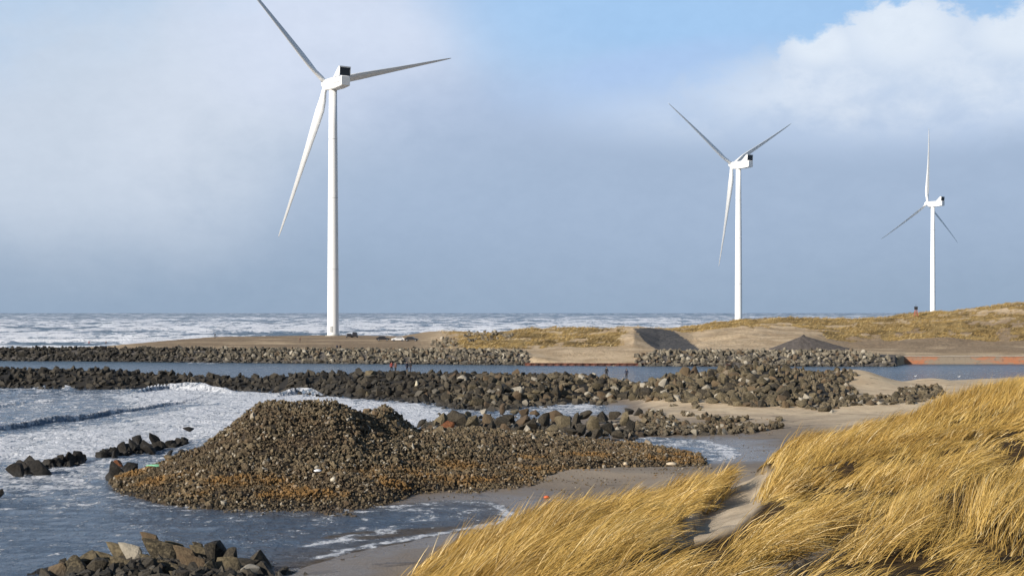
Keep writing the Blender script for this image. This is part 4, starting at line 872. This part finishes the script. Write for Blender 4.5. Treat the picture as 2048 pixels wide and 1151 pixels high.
# ------------------------------------------------------------------ cars on the spit
glass = plain('car_glass', (.02, .025, .03), .1, 0, .05); tyre = plain('tyre_rubber', (.015, .015, .015), .9); rimm = plain('rim_metal', (.4, .4, .42), .4, .6)
def car(px_, py_, paint, label, rz=0, tall=0.0, Ls=4.3):
    x, y, z = hit(px_, py_, 430, 630); r_ = empty('parked_car', (x, y, z), rz); tag(r_, label, 'car', 'cars parked on the sand spit')
    hl = Ls / 2; bm = bmesh.new()
    prof = [(-hl, .35), (-hl, .85), (-hl + .15, .98), (-hl + .5, 1.0 + tall * .5), (-hl + .9 - tall * .4, 1.42 + tall), (hl - 1.9 + tall * .3, 1.45 + tall), (hl - 1.15, 1.0), (hl - .25, .86), (hl, .7), (hl, .35)]
    for s in (-1, 1):
        pass
    a_ = [bm.verts.new((p_[0], -.88 if p_[1] < 1.05 else -.70, p_[1])) for p_ in prof]; b_ = [bm.verts.new((p_[0], .88 if p_[1] < 1.05 else .70, p_[1])) for p_ in prof]
    bm.faces.new(a_); bm.faces.new(b_[::-1]); n = len(prof)
    for i in range(n): bm.faces.new((a_[i], b_[i], b_[(i + 1) % n], a_[(i + 1) % n]))
    bmesh.ops.bevel(bm, geom=list(bm.edges), offset=.05, segments=2, affect='EDGES'); bmobj('body', bm, paint, r_)
    for s in (-1, 1):
        bm = bmesh.new(); q = [(-hl + .78, 1.05), (hl - 1.38, 1.05), (hl - 1.95 + tall * .3, 1.38 + tall), (-hl + 1.0 - tall * .3, 1.36 + tall)]
        o_ = [bm.verts.new((p_[0], s * ((.90 if p_[1] < 1.1 else .725)), p_[1])) for p_ in q]; i_ = [bm.verts.new((p_[0], s * .6, p_[1])) for p_ in q]
        bm.faces.new(o_); bm.faces.new(i_[::-1])
        for i in range(4): bm.faces.new((o_[i], i_[i], i_[(i + 1) % 4], o_[(i + 1) % 4]))
        bmobj('side_window', bm, glass, r_)
        for fx in (-hl + .8, hl - .8):
            bm = bmesh.new(); tube(bm, (fx, s * .70, .33), (fx, s * .92, .33), .33, .33, 18); wl_ = bmobj('wheel', bm, tyre, r_)
            bm = bmesh.new(); tube(bm, (fx, s * .90, .33), (fx, s * .935, .33), .20, .18, 14); bmobj('rim', bm, rimm, wl_)
        bm = bmesh.new(); bx(bm, (hl - .04, s * .6, .68), (.12, .32, .14)); bmobj('headlight', bm, rimm, r_)
    bm = bmesh.new(); vv = [bm.verts.new(c) for c in ((hl - 1.2, -.72, 1.03), (hl - 1.2, .72, 1.03), (hl - 1.84 + tall * .3, .62, 1.41 + tall), (hl - 1.84 + tall * .3, -.62, 1.41 + tall))]; bm.faces.new(vv)
    rr2 = bmesh.ops.extrude_face_region(bm, geom=list(bm.faces)); [setattr(v, 'co', v.co + Vector((.05, 0, .05))) for v in rr2['geom'] if isinstance(v, bmesh.types.BMVert)]
    bmobj('windscreen', bm, glass, r_)
    return r_
darkp = plain('dark_car_paint', (.025, .025, .03), .3); whitep = plain('white_car_paint', (.75, .75, .76), .3)
car(766, 681, darkp, 'dark car seen side on, left of the white car on the spit', 0.05); car(796, 682, whitep, 'white car parked between two dark cars on the spit', math.pi + .1)
car(823, 682, darkp, 'dark car parked right of the white car on the spit', -.1)
car(698, 674.5, darkp, 'small dark car just right of the nearest turbine base', math.pi / 2 + .2); car(710, 674.5, darkp, 'taller dark van second to the right of the nearest turbine base', math.pi / 2, .45)

# ------------------------------------------------------------------ harbour beacon, small marks, litter
bx_, by_, bz_ = at_px(1832, 629, 512); bz_ = zf_(bx_, by_); H_ = CZ - (609 - HY) / F * by_ - bz_
r_ = empty('beacon', (bx_, by_, bz_)); tag(r_, 'small reddish beacon with a dark lantern on the skyline left of the smallest turbine', 'beacon')
bm = bmesh.new(); s_ = .55; hh = max(1.2, H_ * .55)
for i, j in ((-1, -1), (1, -1), (1, 1), (-1, 1)): tube(bm, (i * s_, j * s_, -.2), (i * .25, j * .25, hh), .12, .09, 8)
for q in (.3, .65): bx(bm, (0, 0, hh * q), (s_ * 2 * (1 - q * .5), s_ * 2 * (1 - q * .5), .1))
bmobj('frame', bm, plain('faded_red_paint', (.35, .12, .08), .8), r_)
bm = bmesh.new(); bx(bm, (0, 0, hh + .45), (.95, .95, .9)); bx(bm, (0, 0, hh + 1.0), (1.15, 1.15, .15)); bmobj('lantern', bm, black, r_)
bm = bmesh.new(); tube(bm, (0, 0, hh + 1.0), (0, 0, hh + 1.9), .05, .03, 6); bmobj('mast', bm, black, r_)

px_, Yp = 1457, 233; x, y, z = at_px(px_, 748, Yp)
r_ = empty('marker_post', (x, y, z)); tag(r_, 'short rusty brown marker post on the rocks where the breakwater rises', 'post')
bm = bmesh.new(); tube(bm, (0, 0, -.5), (0, 0, 1.3), .11, .09, 10); bmobj('post', bm, rustm, r_)
bm = bmesh.new(); bx(bm, (0, 0, 1.35), (.7, .3, .5), .2); bmobj('topmark', bm, rustm, r_)

def lump(name, x, y, z, s, m_, label, cat, sx=1, sz=.6):
    bm = bmesh.new(); bmesh.ops.create_icosphere(bm, subdivisions=3, radius=s)
    for v in bm.verts:
        k = 1 + .35 * (float(vn(np.array([v.co.x * 4 / s + 9]), np.array([v.co.y * 4 / s + v.co.z * 3 / s]), 2)[0]) - .5); v.co = Vector((v.co.x * sx * k, v.co.y * k, v.co.z * sz * k))
    return tag(bmobj(name, bm, m_, None, (x, y, z), True), label, cat)
x, y, z = hit(1093, 996, 80, 140); lump('fishing_float', x, y, z + .1, .17, plain('orange_plastic', (.62, .13, .04), .5), 'crumpled orange red float lying on the wet beach', 'float', 1.3)
x, y, z = hit(635, 946, 90, 140); o = lump('litter', x, y, z + .2, .20, plain('white_plastic', (.8, .82, .85), .5), 'white plastic scrap on the middle of the rubble mound', 'litter', 1.4, .5)
x, y, z = hit(667, 963, 90, 140); lump('pale_stone', x, y, z + .15, .22, plain('pale_stone', (.5, .45, .36), .9), 'pale rounded stone below the white scrap on the mound', 'stone', 1.1, .8)
x, y, z = hit(308, 933, 90, 140); lump('fishing_net', x, y, z + .1, .42, plain('green_net', (.25, .62, .38), .8), 'pale green tangle of net at the waterline left of the mound', 'net', 1.5, .25)
x, y, z = hit(1250, 930, 90, 160); lump('pale_stone', x, y, z + .12, .26, plain('cream_stone', (.6, .48, .33), .9), 'cream stone beside the tail of the rubble mound', 'stone')
x, y, z = hit(1342, 930, 90, 160); lump('pale_stone', x, y, z + .12, .30, plain('cream_stone_two', (.6, .5, .36), .9), 'long cream stone just below the foamy pool edge', 'stone', 1.6, .5)
def gull(px_, py_, label):
    x, y = W(px_, py_, .05); r_ = empty('gull', (x, y, .15), .4); tag(r_, label, 'gull')
    bm = bmesh.new(); rings = [[(a, r0_ * math.cos(q), r0_ * math.sin(q) * .8 + dz) for q in [2 * math.pi * i / 12 for i in range(12)]] for a, r0_, dz in ((-.32, .02, .06), (-.18, .08, .02), (0, .13, 0), (.14, .11, .04), (.22, .06, .13), (.27, .065, .19), (.33, .05, .19), (.37, .01, .18))]
    loft(bm, rings); bmobj('body', bm, plain('gull_white', (.8, .8, .8), .7), r_, smooth=True)
    bm = bmesh.new(); tube(bm, (.36, 0, .18), (.43, 0, .165), .018, .005, 6); bmobj('beak', bm, plain('beak_yellow', (.6, .4, .05)), r_)
gull(1831, 753, 'white gull floating on the channel, left of the two specks at the right'); gull(1918, 754, 'gull floating on the channel nearer the right edge')

# ------------------------------------------------------------------ grass
def m_grass(name, c1, c2, c3, trans=.25, nsc=.55, pk=.6):
    m_ = bpy.data.materials.new(name); m_.use_nodes = True; t = NT(m_.node_tree); t.n.clear(); o = t.n.new('ShaderNodeOutputMaterial')
    p, rnd = pos(t); n = t.noise(p, nsc, 5, .65); tip = t.attr('tip')
    c = t.mix(rnd, c1, c2); c = t.mix(t.m('MULTIPLY', t.step(n, .44, .60), pk), c, c3)
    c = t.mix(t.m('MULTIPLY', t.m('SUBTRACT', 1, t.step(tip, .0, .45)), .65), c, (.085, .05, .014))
    c = t.mix(t.m('MULTIPLY', t.m('GREATER_THAN', t.m('FRACT', t.m('MULTIPLY', rnd, 53.1)), .9), .7), c, (.62, .50, .27))
    d = t.n.new('ShaderNodeBsdfDiffuse'); r_ = t.n.new('ShaderNodeBsdfTranslucent'); g_ = t.n.new('ShaderNodeBsdfGlossy'); g_.inputs['Roughness'].default_value = .45
    t.l.new(c, d.inputs[0]); t.l.new(c, r_.inputs[0]); g_.inputs[0].default_value = (.8, .75, .6, 1)
    mx = t.n.new('ShaderNodeMixShader'); mx.inputs[0].default_value = trans; t.l.new(d.outputs[0], mx.inputs[1]); t.l.new(r_.outputs[0], mx.inputs[2])
    m2 = t.n.new('ShaderNodeMixShader'); m2.inputs[0].default_value = .06; t.l.new(mx.outputs[0], m2.inputs[1]); t.l.new(g_.outputs[0], m2.inputs[2]); t.l.new(m2.outputs[0], o.inputs[0]); return m_
def blades(name, Pb, length, azi, lean0, lean1, width, m_, S=6):
    n = len(Pb); u = np.linspace(0, 1, S + 1)
    ang = lean0[:, None] + (lean1 - lean0)[:, None] * (u[None, :] ** .8); seg = length[:, None] / S
    dh = np.sin(ang[:, :-1] + np.diff(ang, axis=1) / 2) * seg; dv = np.cos(ang[:, :-1] + np.diff(ang, axis=1) / 2) * seg
    hh_ = np.concatenate([np.zeros((n, 1)), np.cumsum(dh, 1)], 1); vv = np.concatenate([np.zeros((n, 1)), np.cumsum(dv, 1)], 1)
    azc = azi[:, None] + rng.normal(0, .12, n)[:, None] * u[None, :]
    cx = Pb[:, 0:1] + hh_ * np.sin(azc); cy = Pb[:, 1:2] + hh_ * np.cos(azc); cz = Pb[:, 2:3] + vv
    # ribbon width vector: mix of horizontal perpendicular and in-plane perpendicular
    phi = rng.uniform(0, np.pi, n)[:, None]; px_ = np.cos(azc); py_ = -np.sin(azc)
    qx = np.cos(ang) * np.sin(azc); qy = np.cos(ang) * np.cos(azc); qz = -np.sin(ang)
    wx = np.cos(phi) * px_ + np.sin(phi) * qx; wy = np.cos(phi) * py_ + np.sin(phi) * qy; wz = np.sin(phi) * qz
    wd = width[:, None] * (1 - u[None, :] ** 2 * .9) * .5
    Lf = np.stack([cx - wx * wd, cy - wy * wd, cz - wz * wd], -1); Rt = np.stack([cx + wx * wd, cy + wy * wd, cz + wz * wd], -1)
    V = np.stack([Lf, Rt], 2).reshape(-1, 3); base = (np.arange(n) * (S + 1) * 2)[:, None] + (np.arange(S) * 2)[None, :]
    Fc = np.stack([base, base + 1, base + 3, base + 2], -1).reshape(-1, 4)
    return link(name, fastmesh(name, V, Fc, False, {'tip': np.repeat(np.tile(u, (n, 1)), 2, axis=1).ravel()}), m_)
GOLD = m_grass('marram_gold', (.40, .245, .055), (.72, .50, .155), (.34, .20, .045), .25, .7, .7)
NT_ = 42000
Y = np.sqrt(rng.uniform(6.5 ** 2, 40 ** 2, NT_)); px = rng.uniform(560, 2350, NT_); X = (px - 1024) / F * Y
z = h_dune(X, Y); ppx, ppy = dune_px(X, Y, z)
brow = np.interp(ppx, [r_[0] for r_ in DUNE], [r_[1][3][0] for r_ in DUNE])
tus = fbm(X / 1.0, Y / 1.7, 3, 91)                       # tussock field
dens = (.22 + .78 * ss(tus, .36, .48)) * (Y < brow + .9)
rch = 150 / Y * 10                                        # how far a bent blade reaches, in photo pixels
for qx, qy in ((0, 0), (.5, .4), (.9, .6), (.3, .75)): dens = dens * (1 - .97 * np.clip(bare(ppx + rch * qx, ppy - rch * qy), 0, 1))
for qx, qy in ((0, 0), (.5, .35), (.15, .55), (.8, .55)): dens = dens * (1 - .95 * ss(hole(ppx + rch * qx, ppy - rch * qy), .2, .5))
k = rng.random(NT_) < np.clip(dens, 0, 1); X, Y, z, ppx, ppy, tus = [q[k] for q in (X, Y, z, ppx, ppy, tus)]
nbl = rng.integers(12, 30, len(X)); rep = np.repeat(np.arange(len(X)), nbl); n = len(rep)
r_ = rng.normal(0, .055, n); r2 = rng.normal(0, .08, n); bX = X[rep] + r_; bY = Y[rep] + r2; bZ = h_dune(bX, bY) - .03
flow = fbm(X / 1.6, Y / 2.6, 3, 93) - .5
flow2 = fbm(X / .7, Y / 1.1, 2, 94) - .5
azi = (R(76) + flow * 1.5 + rng.normal(0, .22, len(X)))[rep] + rng.normal(0, .16, n)
lean0 = (R(26) + flow2 * .9 + rng.normal(0, .1, len(X)))[rep] + rng.normal(0, .14, n); lean1 = (R(80) + flow2 * .7 + flow * .6 + rng.normal(0, .12, len(X)))[rep] + rng.normal(0, .25, n)
ln = ((.23 + .34 * ss(tus, .38, .64)) * rng.uniform(.75, 1.15, len(X)))[rep] * rng.uniform(.6, 1.1, n)
ln = ln * np.interp(ppx, [600, 900, 1200, 1500, 2048], [.85, .9, 1.0, 1.0, .95])[rep]
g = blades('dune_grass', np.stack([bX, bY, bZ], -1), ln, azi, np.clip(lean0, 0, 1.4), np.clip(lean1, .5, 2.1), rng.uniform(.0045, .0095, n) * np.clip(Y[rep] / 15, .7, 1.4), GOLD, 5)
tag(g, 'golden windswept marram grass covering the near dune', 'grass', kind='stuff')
print('blades', n)
# far dune tussocks
NT2 = 60000
Y = np.sqrt(rng.uniform(392 ** 2, 570 ** 2, NT2)); px = rng.uniform(860, 2400, NT2); X = (px - 1024) / F * Y; veg = grassmask(px, Y) * (.25 + .75 * ss(fbm(X / 9, Y / 6, 4, 15), .36, .5))
k = rng.random(NT2) < veg; X, Y = X[k], Y[k]; z = h_far(X, Y); rep = np.repeat(np.arange(len(X)), 5); n = len(rep)
g = blades('far_dune_grass', np.stack([X[rep] + rng.normal(0, .25, n), Y[rep] + rng.normal(0, .3, n), z[rep] - .1], -1), rng.uniform(.5, 1.15, n), R(80) + rng.normal(0, .4, n), rng.uniform(.1, .6, n), rng.uniform(.8, 1.5, n),
           rng.uniform(.05, .11, n), m_grass('far_marram', (.31, .205, .07), (.54, .37, .135), (.20, .135, .055), .2, .09, .8), 3)
tag(g, 'olive gold grass on the dunes across the channel', 'grass', kind='stuff')
print('boulders', nb[0])
